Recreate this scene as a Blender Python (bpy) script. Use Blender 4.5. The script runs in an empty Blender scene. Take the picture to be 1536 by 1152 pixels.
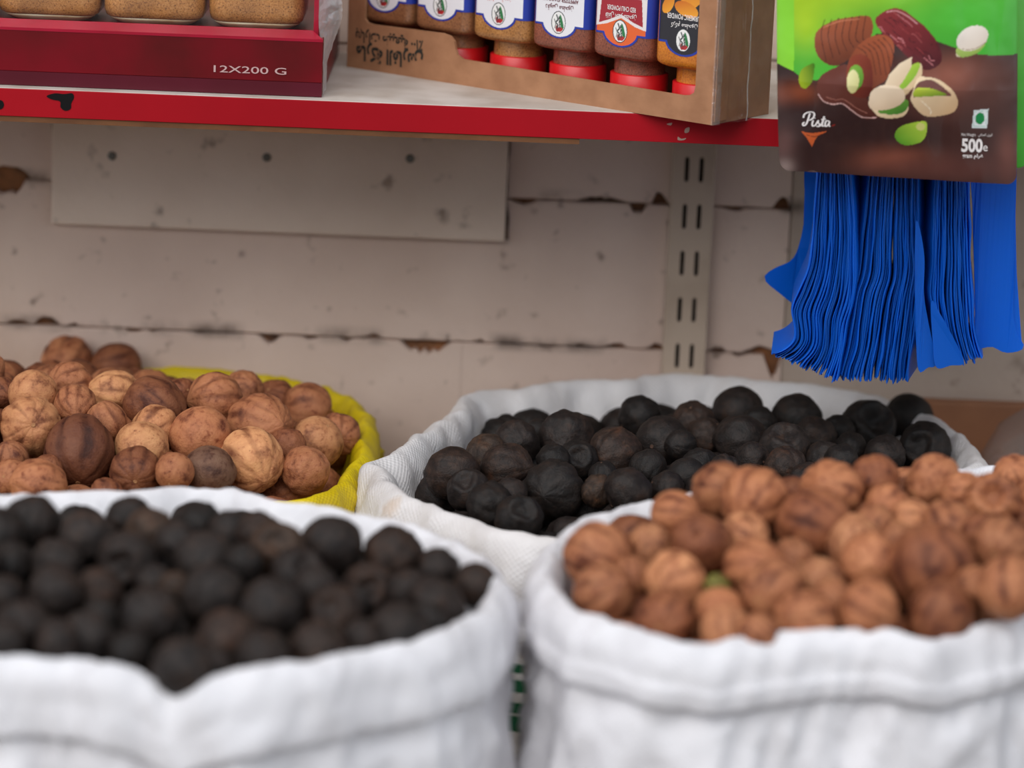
import bpy, bmesh, math, random
import numpy as np
from mathutils import Vector, Matrix, Euler, noise

random.seed(7)
np.random.seed(7)
scene = bpy.context.scene
COL = scene.collection

# ------------------------------------------------------------------ camera, sky, sun, exposure
W, H, F = 1536.0, 1152.0, 5200.0
CAM_Z, PITCH, ROLL = 1.15, 14.0, 2.3
cam_data = bpy.data.cameras.new('camera')
cam = bpy.data.objects.new('camera', cam_data)
COL.objects.link(cam)
CAM_R = (Matrix.Rotation(math.radians(90 - PITCH), 3, 'X') @ Matrix.Rotation(math.radians(ROLL), 3, 'Z'))
CAM_C = Vector((0, 0, CAM_Z))
cam.matrix_world = Matrix.Translation(CAM_C) @ CAM_R.to_4x4()
cam_data.sensor_width = 36.0
cam_data.lens = F / W * 36.0
cam_data.clip_start = 0.05
cam_data.dof.use_dof = True
cam_data.dof.focus_distance = 2.385
cam_data.dof.aperture_fstop = 3.6
scene.camera = cam

world = bpy.data.worlds.new('overcast_sky')
scene.world = world
world.use_nodes = True
bg = world.node_tree.nodes['Background']
bg.inputs[0].default_value = (0.86, 0.93, 1.0, 1)
bg.inputs[1].default_value = 0.85

sun_data = bpy.data.lights.new('sun', 'SUN')
sun_data.energy = 1.45
sun_data.angle = math.radians(50)
sun_data.color = (1.0, 0.96, 0.92)
sun = bpy.data.objects.new('sun', sun_data)
COL.objects.link(sun)
sun.rotation_euler = Vector((0.35, 0.72, -0.75)).to_track_quat('-Z', 'Y').to_euler()

scene.view_settings.view_transform = 'Standard'
scene.view_settings.look = 'None'
scene.view_settings.exposure = 0.48
scene.view_settings.gamma = 1.0
scene.view_settings.use_curve_mapping = False

# ------------------------------------------------------------------ helpers
def ray(px, py):
    return CAM_R @ Vector(((px - W / 2) / F, -(py - H / 2) / F, -1.0))

def at_y(px, py, y):
    d = ray(px, py)
    return CAM_C + d * ((y - CAM_C.y) / d.y)

def at_z(px, py, z):
    d = ray(px, py)
    return CAM_C + d * ((z - CAM_C.z) / d.z)

def lin(c):
    return tuple(((v / 255.0) / 12.92 if v / 255.0 <= 0.04045 else ((v / 255.0 + 0.055) / 1.055) ** 2.4) for v in c)

def lin4(c):
    return lin(c) + (1.0,)

def link(o, parent=None):
    COL.objects.link(o)
    if parent is not None:
        o.parent = parent
    return o

def mesh_obj(name, verts, faces, mat=None, parent=None, smooth=False, uv=None, col=None, colname='print'):
    me = bpy.data.meshes.new(name)
    me.from_pydata([tuple(v) for v in verts], [], [tuple(f) for f in faces])
    if smooth:
        me.polygons.foreach_set('use_smooth', [True] * len(me.polygons))
    if uv is not None:
        lay = me.uv_layers.new(name='UVMap')
        idx = np.zeros(len(me.loops), dtype=np.int32)
        me.loops.foreach_get('vertex_index', idx)
        lay.data.foreach_set('uv', np.asarray(uv, dtype=np.float32)[idx].ravel())
    if col is not None:
        a = me.color_attributes.new(colname, 'FLOAT_COLOR', 'POINT')
        c = np.ones((len(verts), 4), dtype=np.float32)
        c[:, :3] = col
        a.data.foreach_set('color', c.ravel())
    me.update()
    if mat is not None:
        me.materials.append(mat)
    return link(bpy.data.objects.new(name, me), parent)

def bm_obj(name, bm, mat=None, parent=None, smooth=False):
    me = bpy.data.meshes.new(name)
    bmesh.ops.recalc_face_normals(bm, faces=bm.faces)
    bm.to_mesh(me)
    bm.free()
    if smooth:
        me.polygons.foreach_set('use_smooth', [True] * len(me.polygons))
    if mat is not None:
        me.materials.append(mat)
    return link(bpy.data.objects.new(name, me), parent)

def empty(name, loc, rot=(0, 0, 0)):
    o = bpy.data.objects.new(name, None)
    o.empty_display_size = 0.05
    o.location = loc
    o.rotation_euler = rot
    return link(o)

def tag(o, label=None, cat=None, group=None, kind=None):
    if label: o['label'] = label
    if cat: o['category'] = cat
    if group: o['group'] = group
    if kind: o['kind'] = kind
    return o

def box_bm(bm, lo, hi, bevel=0.0):
    x0, y0, z0 = lo; x1, y1, z1 = hi
    vs = [bm.verts.new(p) for p in [(x0,y0,z0),(x1,y0,z0),(x1,y1,z0),(x0,y1,z0),(x0,y0,z1),(x1,y0,z1),(x1,y1,z1),(x0,y1,z1)]]
    fs = [bm.faces.new([vs[i] for i in f]) for f in [(0,3,2,1),(4,5,6,7),(0,1,5,4),(1,2,6,5),(2,3,7,6),(3,0,4,7)]]
    if bevel > 0:
        es = list({e for f in fs for e in f.edges})
        bmesh.ops.bevel(bm, geom=es, offset=bevel, segments=2, affect='EDGES', profile=0.5)

def box_obj(name, lo, hi, mat, parent=None, bevel=0.0):
    bm = bmesh.new()
    box_bm(bm, lo, hi, bevel)
    return bm_obj(name, bm, mat, parent)

def catmull(pts, n, closed=True):
    P = np.asarray(pts, dtype=float)
    m = len(P)
    out = []
    segs = m if closed else m - 1
    for i in range(segs):
        if closed:
            p0, p1, p2, p3 = P[(i-1) % m], P[i], P[(i+1) % m], P[(i+2) % m]
        else:
            p0, p1, p2, p3 = P[max(i-1, 0)], P[i], P[i+1], P[min(i+2, m-1)]
        for k in range(n):
            t = k / n
            out.append(0.5 * ((2*p1) + (-p0+p2)*t + (2*p0-5*p1+4*p2-p3)*t*t + (-p0+3*p1-3*p2+p3)*t**3))
    if not closed:
        out.append(P[-1])
    return np.array(out)

def resample(P, n, closed=True):
    Q = np.vstack([P, P[:1]]) if closed else P
    d = np.r_[0, np.cumsum(np.linalg.norm(np.diff(Q, axis=0), axis=1))]
    t = np.linspace(0, d[-1], n + 1)[:-1] if closed else np.linspace(0, d[-1], n)
    return np.stack([np.interp(t, d, Q[:, k]) for k in range(Q.shape[1])], axis=1)

def text_geo(body, size=1.0, offset=0.0):
    """flat outline mesh of a text: vertices (n,2) and faces"""
    c = bpy.data.curves.new('lettering', 'FONT')
    c.body = body
    c.size = size
    c.offset = offset
    c.resolution_u = 3
    c.align_x = 'CENTER'
    o = bpy.data.objects.new('lettering', c)
    COL.objects.link(o)
    bpy.context.view_layer.update()
    me = o.to_mesh()
    v = np.array([(q.co.x, q.co.y) for q in me.vertices]) if len(me.vertices) else np.zeros((0, 2))
    f = [tuple(p.vertices) for p in me.polygons]
    o.to_mesh_clear()
    bpy.data.objects.remove(o)
    bpy.data.curves.remove(c)
    return v, f

def fit(v, w=None, h=None, cx=0, cy=0, flip=False):
    lo, hi = v.min(0), v.max(0)
    s = (hi - lo)
    u = (v - (lo + hi) / 2)
    sx = (w / s[0]) if w else None
    sy = (h / s[1]) if h else None
    sx = sx or sy; sy = sy or sx
    u = u * np.array([sx, sy])
    if flip: u = -u
    return u + np.array([cx, cy])

# ------------------------------------------------------------------ materials
def nodes_of(name):
    m = bpy.data.materials.new(name)
    m.use_nodes = True
    nt = m.node_tree
    b = nt.nodes['Principled BSDF']
    return m, nt, b

def N(nt, t, **kw):
    n = nt.nodes.new(t)
    for k, v in kw.items():
        setattr(n, k, v)
    return n

def ramp(nt, stops):
    r = N(nt, 'ShaderNodeValToRGB')
    e = r.color_ramp.elements
    while len(e) < len(stops): e.new(0.5)
    for i, (p, c) in enumerate(stops):
        e[i].position = p
        e[i].color = c if len(c) == 4 else tuple(c) + (1,)
    return r

def mixc(nt, a, b, fac, mode='MIX'):
    m = N(nt, 'ShaderNodeMix', data_type='RGBA', blend_type=mode)
    for sock, val in ((m.inputs['Factor'], fac), (m.inputs['A'], a), (m.inputs['B'], b)):
        if hasattr(val, 'is_output') or isinstance(val, bpy.types.NodeSocket):
            nt.links.new(val, sock)
        else:
            sock.default_value = val
    return m.outputs['Result']

def simple(name, c1, c2=None, scale=20, rough=0.5, bump=0.0, bscale=60, spec=0.5, metal=0.0, coat=0.0, detail=4):
    m, nt, b = nodes_of(name)
    b.inputs['Roughness'].default_value = rough
    b.inputs['Metallic'].default_value = metal
    b.inputs['Specular IOR Level'].default_value = spec
    b.inputs['Coat Weight'].default_value = coat
    tc = N(nt, 'ShaderNodeTexCoord')
    if c2 is None:
        b.inputs['Base Color'].default_value = lin4(c1)
    else:
        no = N(nt, 'ShaderNodeTexNoise')
        no.inputs['Scale'].default_value = scale
        no.inputs['Detail'].default_value = detail
        nt.links.new(tc.outputs['Object'], no.inputs['Vector'])
        r = ramp(nt, [(0.35, lin4(c1)), (0.65, lin4(c2))])
        nt.links.new(no.outputs['Fac'], r.inputs['Fac'])
        nt.links.new(r.outputs['Color'], b.inputs['Base Color'])
    if bump > 0:
        nb = N(nt, 'ShaderNodeTexNoise')
        nb.inputs['Scale'].default_value = bscale
        nb.inputs['Detail'].default_value = 5
        nt.links.new(tc.outputs['Object'], nb.inputs['Vector'])
        bp = N(nt, 'ShaderNodeBump')
        bp.inputs['Strength'].default_value = bump
        bp.inputs['Distance'].default_value = 0.002
        nt.links.new(nb.outputs['Fac'], bp.inputs['Height'])
        nt.links.new(bp.outputs['Normal'], b.inputs['Normal'])
    return m

def print_mat(name, rough=0.35, coat=0.0, bump=0.0):
    m, nt, b = nodes_of(name)
    a = N(nt, 'ShaderNodeAttribute', attribute_name='print')
    nt.links.new(a.outputs['Color'], b.inputs['Base Color'])
    b.inputs['Roughness'].default_value = rough
    b.inputs['Coat Weight'].default_value = coat
    if bump:
        tc = N(nt, 'ShaderNodeTexCoord')
        nb = N(nt, 'ShaderNodeTexNoise')
        nb.inputs['Scale'].default_value = 30
        nt.links.new(tc.outputs['Object'], nb.inputs['Vector'])
        bp = N(nt, 'ShaderNodeBump')
        bp.inputs['Strength'].default_value = bump
        bp.inputs['Distance'].default_value = 0.004
        nt.links.new(nb.outputs['Fac'], bp.inputs['Height'])
        nt.links.new(bp.outputs['Normal'], b.inputs['Normal'])
    return m

def wall_paint(name, light, dark, grime_or_shadow, joints=(0.533, 0.647)):
    """old cream paint with faint blotches and dark specks"""
    m, nt, b = nodes_of(name)
    b.inputs['Roughness'].default_value = 0.62
    b.inputs['Specular IOR Level'].default_value = 0.3
    geo = N(nt, 'ShaderNodeNewGeometry')
    n1 = N(nt, 'ShaderNodeTexNoise'); n1.inputs['Scale'].default_value = 7; n1.inputs['Detail'].default_value = 6
    nt.links.new(geo.outputs['Position'], n1.inputs['Vector'])
    r1 = ramp(nt, [(0.3, lin4(dark)), (0.65, lin4(light))])
    nt.links.new(n1.outputs['Fac'], r1.inputs['Fac'])
    n2 = N(nt, 'ShaderNodeTexNoise'); n2.inputs['Scale'].default_value = 55; n2.inputs['Detail'].default_value = 3
    nt.links.new(geo.outputs['Position'], n2.inputs['Vector'])
    r2 = ramp(nt, [(0.63, (0, 0, 0, 1)), (0.75, (0.7, 0.7, 0.7, 1))])
    nt.links.new(n2.outputs['Fac'], r2.inputs['Fac'])
    c = mixc(nt, r1.outputs['Color'], lin4(grime_or_shadow), r2.outputs['Color'])
    n4 = N(nt, 'ShaderNodeTexNoise'); n4.inputs['Scale'].default_value = 3.0; n4.inputs['Detail'].default_value = 8
    nt.links.new(geo.outputs['Position'], n4.inputs['Vector'])
    r4 = ramp(nt, [(0.52, (0, 0, 0, 1)), (0.75, (0.35, 0.35, 0.35, 1))])
    nt.links.new(n4.outputs['Fac'], r4.inputs['Fac'])
    c = mixc(nt, c, lin4((150, 112, 84)), r4.outputs['Color'])
    sp = N(nt, 'ShaderNodeSeparateXYZ'); nt.links.new(geo.outputs['Position'], sp.inputs['Vector'])
    n5 = N(nt, 'ShaderNodeTexNoise'); n5.inputs['Scale'].default_value = 26; n5.inputs['Detail'].default_value = 6
    nt.links.new(geo.outputs['Position'], n5.inputs['Vector'])
    for zj in joints:
        sb = N(nt, 'ShaderNodeMath', operation='SUBTRACT'); sb.inputs[1].default_value = zj + 0.002
        nt.links.new(sp.outputs['Z'], sb.inputs[0])
        ab = N(nt, 'ShaderNodeMath', operation='ABSOLUTE'); nt.links.new(sb.outputs[0], ab.inputs[0])
        m1 = N(nt, 'ShaderNodeMapRange'); m1.inputs['From Min'].default_value = 0.009; m1.inputs['From Max'].default_value = 0.001
        nt.links.new(ab.outputs[0], m1.inputs['Value'])
        m2 = N(nt, 'ShaderNodeMapRange'); m2.inputs['From Min'].default_value = 0.5; m2.inputs['From Max'].default_value = 0.68
        m2.inputs['To Max'].default_value = 0.8
        nt.links.new(n5.outputs['Fac'], m2.inputs['Value'])
        mm = N(nt, 'ShaderNodeMath', operation='MULTIPLY'); nt.links.new(m1.outputs[0], mm.inputs[0]); nt.links.new(m2.outputs[0], mm.inputs[1])
        c = mixc(nt, c, lin4((78, 64, 56)), mm.outputs[0])
    nt.links.new(c, b.inputs['Base Color'])
    n3 = N(nt, 'ShaderNodeTexNoise'); n3.inputs['Scale'].default_value = 120; n3.inputs['Detail'].default_value = 4
    nt.links.new(geo.outputs['Position'], n3.inputs['Vector'])
    bp = N(nt, 'ShaderNodeBump'); bp.inputs['Strength'].default_value = 0.35; bp.inputs['Distance'].default_value = 0.002
    nt.links.new(n3.outputs['Fac'], bp.inputs['Height'])
    nt.links.new(bp.outputs['Normal'], b.inputs['Normal'])
    return m

def cloth(name, c, shade, stain=None, translucent=0.12):
    """woven polypropylene sacking; weave from uv metres"""
    m, nt, b = nodes_of(name)
    b.inputs['Roughness'].default_value = 0.48
    b.inputs['Specular IOR Level'].default_value = 0.45
    uvn = N(nt, 'ShaderNodeUVMap', uv_map='UVMap')
    sep = N(nt, 'ShaderNodeSeparateXYZ')
    nt.links.new(uvn.outputs['UV'], sep.inputs['Vector'])
    hs = []
    for ax in ('X', 'Y'):
        mul = N(nt, 'ShaderNodeMath', operation='MULTIPLY'); mul.inputs[1].default_value = 2 * math.pi / 0.0036
        nt.links.new(sep.outputs[ax], mul.inputs[0])
        s = N(nt, 'ShaderNodeMath', operation='SINE')
        nt.links.new(mul.outputs[0], s.inputs[0])
        hs.append(s)
    pr = N(nt, 'ShaderNodeMath', operation='MULTIPLY')
    nt.links.new(hs[0].outputs[0], pr.inputs[0]); nt.links.new(hs[1].outputs[0], pr.inputs[1])
    geo = N(nt, 'ShaderNodeNewGeometry')
    n1 = N(nt, 'ShaderNodeTexNoise'); n1.inputs['Scale'].default_value = 22; n1.inputs['Detail'].default_value = 5
    nt.links.new(geo.outputs['Position'], n1.inputs['Vector'])
    r1 = ramp(nt, [(0.3, lin4(shade)), (0.6, lin4(c))])
    nt.links.new(n1.outputs['Fac'], r1.inputs['Fac'])
    colr = r1.outputs['Color']
    for (p, rad, sc) in (stain or []):
        sub = N(nt, 'ShaderNodeVectorMath', operation='SUBTRACT'); sub.inputs[1].default_value = p
        nt.links.new(geo.outputs['Position'], sub.inputs[0])
        ln = N(nt, 'ShaderNodeVectorMath', operation='LENGTH')
        nt.links.new(sub.outputs[0], ln.inputs[0])
        nn = N(nt, 'ShaderNodeTexNoise'); nn.inputs['Scale'].default_value = 120; nn.inputs['Detail'].default_value = 3
        nt.links.new(geo.outputs['Position'], nn.inputs['Vector'])
        ad = N(nt, 'ShaderNodeMath', operation='MULTIPLY_ADD'); ad.inputs[1].default_value = rad * 1.2
        nt.links.new(nn.outputs['Fac'], ad.inputs[0]); nt.links.new(ln.outputs['Value'], ad.inputs[2])
        mr = N(nt, 'ShaderNodeMapRange'); mr.inputs['From Min'].default_value = rad * 1.6; mr.inputs['From Max'].default_value = rad * 0.7
        mr.inputs['To Max'].default_value = 0.75
        nt.links.new(ad.outputs[0], mr.inputs['Value'])
        colr = mixc(nt, colr, lin4(sc), mr.outputs['Result'])
    nt.links.new(colr, b.inputs['Base Color'])
    bp = N(nt, 'ShaderNodeBump'); bp.inputs['Strength'].default_value = 0.32; bp.inputs['Distance'].default_value = 0.0006
    nt.links.new(pr.outputs[0], bp.inputs['Height'])
    n2 = N(nt, 'ShaderNodeTexNoise'); n2.inputs['Scale'].default_value = 60; n2.inputs['Detail'].default_value = 3
    nt.links.new(geo.outputs['Position'], n2.inputs['Vector'])
    bp2 = N(nt, 'ShaderNodeBump'); bp2.inputs['Strength'].default_value = 0.5; bp2.inputs['Distance'].default_value = 0.003
    nt.links.new(n2.outputs['Fac'], bp2.inputs['Height'])
    nt.links.new(bp.outputs['Normal'], bp2.inputs['Normal'])
    nt.links.new(bp2.outputs['Normal'], b.inputs['Normal'])
    tr = N(nt, 'ShaderNodeBsdfTranslucent')
    nt.links.new(colr, tr.inputs['Color'])
    mx = N(nt, 'ShaderNodeMixShader'); mx.inputs[0].default_value = translucent
    nt.links.new(b.outputs[0], mx.inputs[1]); nt.links.new(tr.outputs[0], mx.inputs[2])
    nt.links.new(mx.outputs[0], nt.nodes['Material Output'].inputs['Surface'])
    return m

def lime_mat(name, black):
    m, nt, b = nodes_of(name)
    oi = N(nt, 'ShaderNodeObjectInfo')
    tc = N(nt, 'ShaderNodeTexCoord')
    rnd = N(nt, 'ShaderNodeVectorMath', operation='ADD')
    cmb = N(nt, 'ShaderNodeCombineXYZ')
    ml = N(nt, 'ShaderNodeMath', operation='MULTIPLY'); ml.inputs[1].default_value = 40
    nt.links.new(oi.outputs['Random'], ml.inputs[0])
    nt.links.new(ml.outputs[0], cmb.inputs['X']); nt.links.new(ml.outputs[0], cmb.inputs['Z'])
    nt.links.new(tc.outputs['Object'], rnd.inputs[0]); nt.links.new(cmb.outputs[0], rnd.inputs[1])
    n1 = N(nt, 'ShaderNodeTexNoise'); n1.inputs['Scale'].default_value = 1.5; n1.inputs['Detail'].default_value = 5; n1.inputs['Roughness'].default_value = 0.6
    nt.links.new(rnd.outputs[0], n1.inputs['Vector'])
    n2 = N(nt, 'ShaderNodeTexNoise'); n2.inputs['Scale'].default_value = 5.0; n2.inputs['Detail'].default_value = 4
    nt.links.new(rnd.outputs[0], n2.inputs['Vector'])
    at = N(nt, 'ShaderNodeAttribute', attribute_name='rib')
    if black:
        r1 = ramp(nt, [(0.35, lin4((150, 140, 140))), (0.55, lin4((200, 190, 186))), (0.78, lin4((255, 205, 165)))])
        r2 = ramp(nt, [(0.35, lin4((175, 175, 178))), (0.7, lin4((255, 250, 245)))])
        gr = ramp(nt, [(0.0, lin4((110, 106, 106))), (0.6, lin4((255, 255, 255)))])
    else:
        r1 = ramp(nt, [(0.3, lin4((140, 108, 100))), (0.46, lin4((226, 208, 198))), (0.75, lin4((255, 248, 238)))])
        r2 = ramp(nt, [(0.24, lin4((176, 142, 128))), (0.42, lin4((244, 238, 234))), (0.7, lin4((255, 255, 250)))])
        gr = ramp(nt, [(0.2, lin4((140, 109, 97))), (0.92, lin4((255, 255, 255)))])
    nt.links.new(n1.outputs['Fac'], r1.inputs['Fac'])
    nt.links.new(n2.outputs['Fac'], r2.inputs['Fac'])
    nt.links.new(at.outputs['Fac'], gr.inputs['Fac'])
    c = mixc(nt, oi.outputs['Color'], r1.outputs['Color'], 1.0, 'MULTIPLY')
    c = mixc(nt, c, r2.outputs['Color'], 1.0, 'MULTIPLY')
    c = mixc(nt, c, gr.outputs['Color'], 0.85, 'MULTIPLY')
    if not black:
        vo = N(nt, 'ShaderNodeTexVoronoi'); vo.inputs['Scale'].default_value = 3.6
        nt.links.new(rnd.outputs[0], vo.inputs['Vector'])
        rv = ramp(nt, [(0.03, (0.55, 0.55, 0.55, 1)), (0.13, (0, 0, 0, 1))])
        nt.links.new(vo.outputs['Distance'], rv.inputs['Fac'])
        c = mixc(nt, c, lin4((70, 44, 36)), rv.outputs['Color'])
    nt.links.new(c, b.inputs['Base Color'])
    b.inputs['Roughness'].default_value = 0.6 if black else 0.62
    b.inputs['Specular IOR Level'].default_value = 0.28 if black else 0.3
    n3 = N(nt, 'ShaderNodeTexNoise'); n3.inputs['Scale'].default_value = 14; n3.inputs['Detail'].default_value = 5
    nt.links.new(rnd.outputs[0], n3.inputs['Vector'])
    bp = N(nt, 'ShaderNodeBump'); bp.inputs['Strength'].default_value = 0.45; bp.inputs['Distance'].default_value = 0.0012
    nt.links.new(n3.outputs['Fac'], bp.inputs['Height'])
    nt.links.new(bp.outputs['Normal'], b.inputs['Normal'])
    return m

def film_mat(name, tint=(255, 255, 255), amount=0.12, bump=0.4, bscale=25, haze=0.005):
    """clear glossy plastic film"""
    m, nt, b = nodes_of(name)
    nt.nodes.remove(b)
    t = N(nt, 'ShaderNodeBsdfTransparent'); t.inputs['Color'].default_value = lin4(tint)
    g = N(nt, 'ShaderNodeBsdfGlossy'); g.inputs['Roughness'].default_value = 0.08
    d = N(nt, 'ShaderNodeBsdfDiffuse'); d.inputs['Color'].default_value = (0.8, 0.8, 0.8, 1)
    tc = N(nt, 'ShaderNodeTexCoord')
    nb = N(nt, 'ShaderNodeTexNoise'); nb.inputs['Scale'].default_value = bscale; nb.inputs['Detail'].default_value = 2
    nt.links.new(tc.outputs['Object'], nb.inputs['Vector'])
    bp = N(nt, 'ShaderNodeBump'); bp.inputs['Strength'].default_value = bump; bp.inputs['Distance'].default_value = 0.004
    nt.links.new(nb.outputs['Fac'], bp.inputs['Height'])
    nt.links.new(bp.outputs['Normal'], g.inputs['Normal'])
    fr = N(nt, 'ShaderNodeLayerWeight'); fr.inputs['Blend'].default_value = 0.3
    mu = N(nt, 'ShaderNodeMath', operation='MULTIPLY_ADD'); mu.inputs[1].default_value = 0.25; mu.inputs[2].default_value = amount * 0.2
    nt.links.new(fr.outputs['Fresnel'], mu.inputs[0])
    m1 = N(nt, 'ShaderNodeMixShader'); nt.links.new(mu.outputs[0], m1.inputs[0])
    nt.links.new(t.outputs[0], m1.inputs[1]); nt.links.new(g.outputs[0], m1.inputs[2])
    m2 = N(nt, 'ShaderNodeMixShader'); m2.inputs[0].default_value = haze
    nt.links.new(m1.outputs[0], m2.inputs[1]); nt.links.new(d.outputs[0], m2.inputs[2])
    nt.links.new(m2.outputs[0], nt.nodes['Material Output'].inputs['Surface'])
    return m

def bag_mat(name):
    m, nt, b = nodes_of(name)
    oi = N(nt, 'ShaderNodeObjectInfo')
    hsv = N(nt, 'ShaderNodeHueSaturation')
    hsv.inputs['Color'].default_value = lin4((5, 102, 212))
    mr = N(nt, 'ShaderNodeMapRange'); mr.inputs['To Min'].default_value = 0.72; mr.inputs['To Max'].default_value = 1.2
    nt.links.new(oi.outputs['Random'], mr.inputs['Value'])
    nt.links.new(mr.outputs['Result'], hsv.inputs['Value'])
    nt.links.new(hsv.outputs['Color'], b.inputs['Base Color'])
    b.inputs['Roughness'].default_value = 0.38
    tr = N(nt, 'ShaderNodeBsdfTranslucent')
    nt.links.new(hsv.outputs['Color'], tr.inputs['Color'])
    mx = N(nt, 'ShaderNodeMixShader'); mx.inputs[0].default_value = 0.4
    nt.links.new(b.outputs[0], mx.inputs[1]); nt.links.new(tr.outputs[0], mx.inputs[2])
    nt.links.new(mx.outputs[0], nt.nodes['Material Output'].inputs['Surface'])
    return m

def spice_mat(name, c1, c2, c3, scale=900):
    """ground spice seen through a clear glossy jar"""
    m, nt, b = nodes_of(name)
    tc = N(nt, 'ShaderNodeTexCoord')
    n1 = N(nt, 'ShaderNodeTexNoise'); n1.inputs['Scale'].default_value = scale; n1.inputs['Detail'].default_value = 3
    nt.links.new(tc.outputs['Object'], n1.inputs['Vector'])
    r = ramp(nt, [(0.3, lin4(c3)), (0.45, lin4(c1)), (0.7, lin4(c2))])
    nt.links.new(n1.outputs['Fac'], r.inputs['Fac'])
    n2 = N(nt, 'ShaderNodeTexNoise'); n2.inputs['Scale'].default_value = 45; n2.inputs['Detail'].default_value = 3
    nt.links.new(tc.outputs['Object'], n2.inputs['Vector'])
    r2 = ramp(nt, [(0.35, lin4((205, 200, 196))), (0.65, (1, 1, 1, 1))])
    nt.links.new(n2.outputs['Fac'], r2.inputs['Fac'])
    c = mixc(nt, r.outputs['Color'], r2.outputs['Color'], 1.0, 'MULTIPLY')
    nt.links.new(c, b.inputs['Base Color'])
    b.inputs['Roughness'].default_value = 0.55
    b.inputs['Coat Weight'].default_value = 0.7
    b.inputs['Coat Roughness'].default_value = 0.08
    return m

MAT = {}
MAT['paint'] = wall_paint('cream_wall_paint', (214, 191, 177), (197, 173, 160), (84, 66, 54))
MAT['plaster'] = wall_paint('smooth_plaster_paint', (182, 164, 150), (164, 146, 132), (110, 88, 70))
MAT['board_paint'] = wall_paint('board_paint', (226, 206, 190), (208, 187, 170), (92, 74, 62), ())
MAT['mortar'] = simple('bare_brown_block', (142, 92, 56), (74, 52, 38), 45, 0.9, 0.5, 150)
MAT['shadow_dark'] = simple('painted_edge_shadow', (70, 52, 42), (112, 84, 62), 30, 0.9, 0.4, 150)  # dark tone painting the shadow line round the wall board
MAT['light_blocker'] = simple('blocker_facade', (120, 108, 98), (138, 126, 114), 2, 0.9)
MAT['concrete'] = simple('grey_concrete', (112, 107, 102), (132, 127, 121), 6, 0.85, 0.4, 90)
MAT['shelf_white'] = simple('dusty_white_laminate', (170, 159, 148), (194, 186, 178), 25, 0.45, 0.1, 90)
MAT['red_edge'] = simple('red_edge_band', (150, 4, 20), (164, 6, 24), 6, 0.5, 0.08, 60, spec=0.2)
MAT['raw_board'] = simple('raw_brown_board', (92, 54, 24), (108, 66, 32), 30, 0.75, 0.3, 120)
MAT['black_paint'] = simple('black_paint', (8, 7, 8), rough=0.6, spec=0.2)
MAT['slot_shade'] = simple('dark_slot_shade', (40, 34, 30), (56, 46, 40), 40, 0.9)  # paints the shade seen through the upright's slots
MAT['scuff'] = simple('bare_scuff', (170, 140, 128), rough=0.8)
MAT['steel'] = simple('painted_steel', (184, 164, 146), (166, 146, 128), 20, 0.45, 0.1, 80)
MAT['zinc'] = simple('zinc_screw', (120, 118, 114), (90, 88, 84), 300, 0.4, metal=0.8)
MAT['kraft'] = simple('kraft_card', (166, 118, 84), (150, 104, 72), 60, 0.7, 0.15, 200)
MAT['ink'] = simple('dark_green_ink', (38, 40, 34), rough=0.7)
MAT['white_ink'] = simple('white_ink', (232, 226, 224), rough=0.5)
MAT['pink_ink'] = simple('pale_pink_ink', (190, 154, 152), rough=0.5)
MAT['red_card'] = simple('crimson_card', (112, 4, 20), (84, 10, 14), 14, 0.4, 0.05, 40, spec=0.25)
MAT['red_lip'] = simple('bright_crimson_card', (158, 10, 44), (144, 8, 36), 30, 0.4, spec=0.35)
MAT['purple_band'] = simple('plum_card', (86, 16, 34), (78, 14, 28), 20, 0.4, spec=0.3)
MAT['red_lid'] = simple('red_plastic_lid', (206, 24, 28), (190, 18, 24), 40, 0.35)
MAT['film'] = film_mat('shrink_film')
MAT['crinkle'] = film_mat('crinkled_film', amount=0.3, bump=1.0, bscale=140, haze=0.3)
MAT['edge_film'] = film_mat('edge_film', amount=0.25, bump=1.0, bscale=140, haze=0.08)
MAT['clear_bag'] = film_mat('clear_bag_film', tint=(236, 230, 226), amount=0.2, bump=0.6, bscale=12, haze=0.07)
MAT['bag'] = bag_mat('blue_polythene')
MAT['pouch'] = print_mat('pouch_print', 0.32, 0.25, 0.5)
MAT['label'] = print_mat('label_print', 0.4, 0.3)
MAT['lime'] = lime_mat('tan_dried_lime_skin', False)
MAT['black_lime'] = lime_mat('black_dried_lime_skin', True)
MAT['stem'] = simple('dry_stem_scar', (176, 128, 84), (140, 92, 60), 60, 0.8)
MAT['stem_dark'] = simple('dark_stem_scar', (92, 62, 44), (60, 42, 34), 60, 0.8)
MAT['card_brown'] = simple('brown_board', (150, 100, 68), (128, 84, 58), 14, 0.75, 0.2, 90)
MAT['green_print'] = simple('green_sack_print', (16, 92, 58), (12, 78, 50), 60, 0.5)
MAT['sp_tan'] = spice_mat('tan_spice', (176, 118, 60), (198, 144, 84), (112, 72, 40))
MAT['sp_brown'] = spice_mat('brown_spice', (150, 98, 62), (170, 116, 76), (104, 68, 46))
MAT['sp_red'] = spice_mat('red_spice', (140, 74, 52), (160, 92, 68), (96, 52, 42))
MAT['sp_orange'] = spice_mat('turmeric_spice', (206, 116, 16), (220, 134, 28), (170, 88, 10))
MAT['jar_base'] = simple('clear_jar_base', (206, 190, 158), (176, 140, 96), 40, 0.12, coat=0.6)

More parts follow.
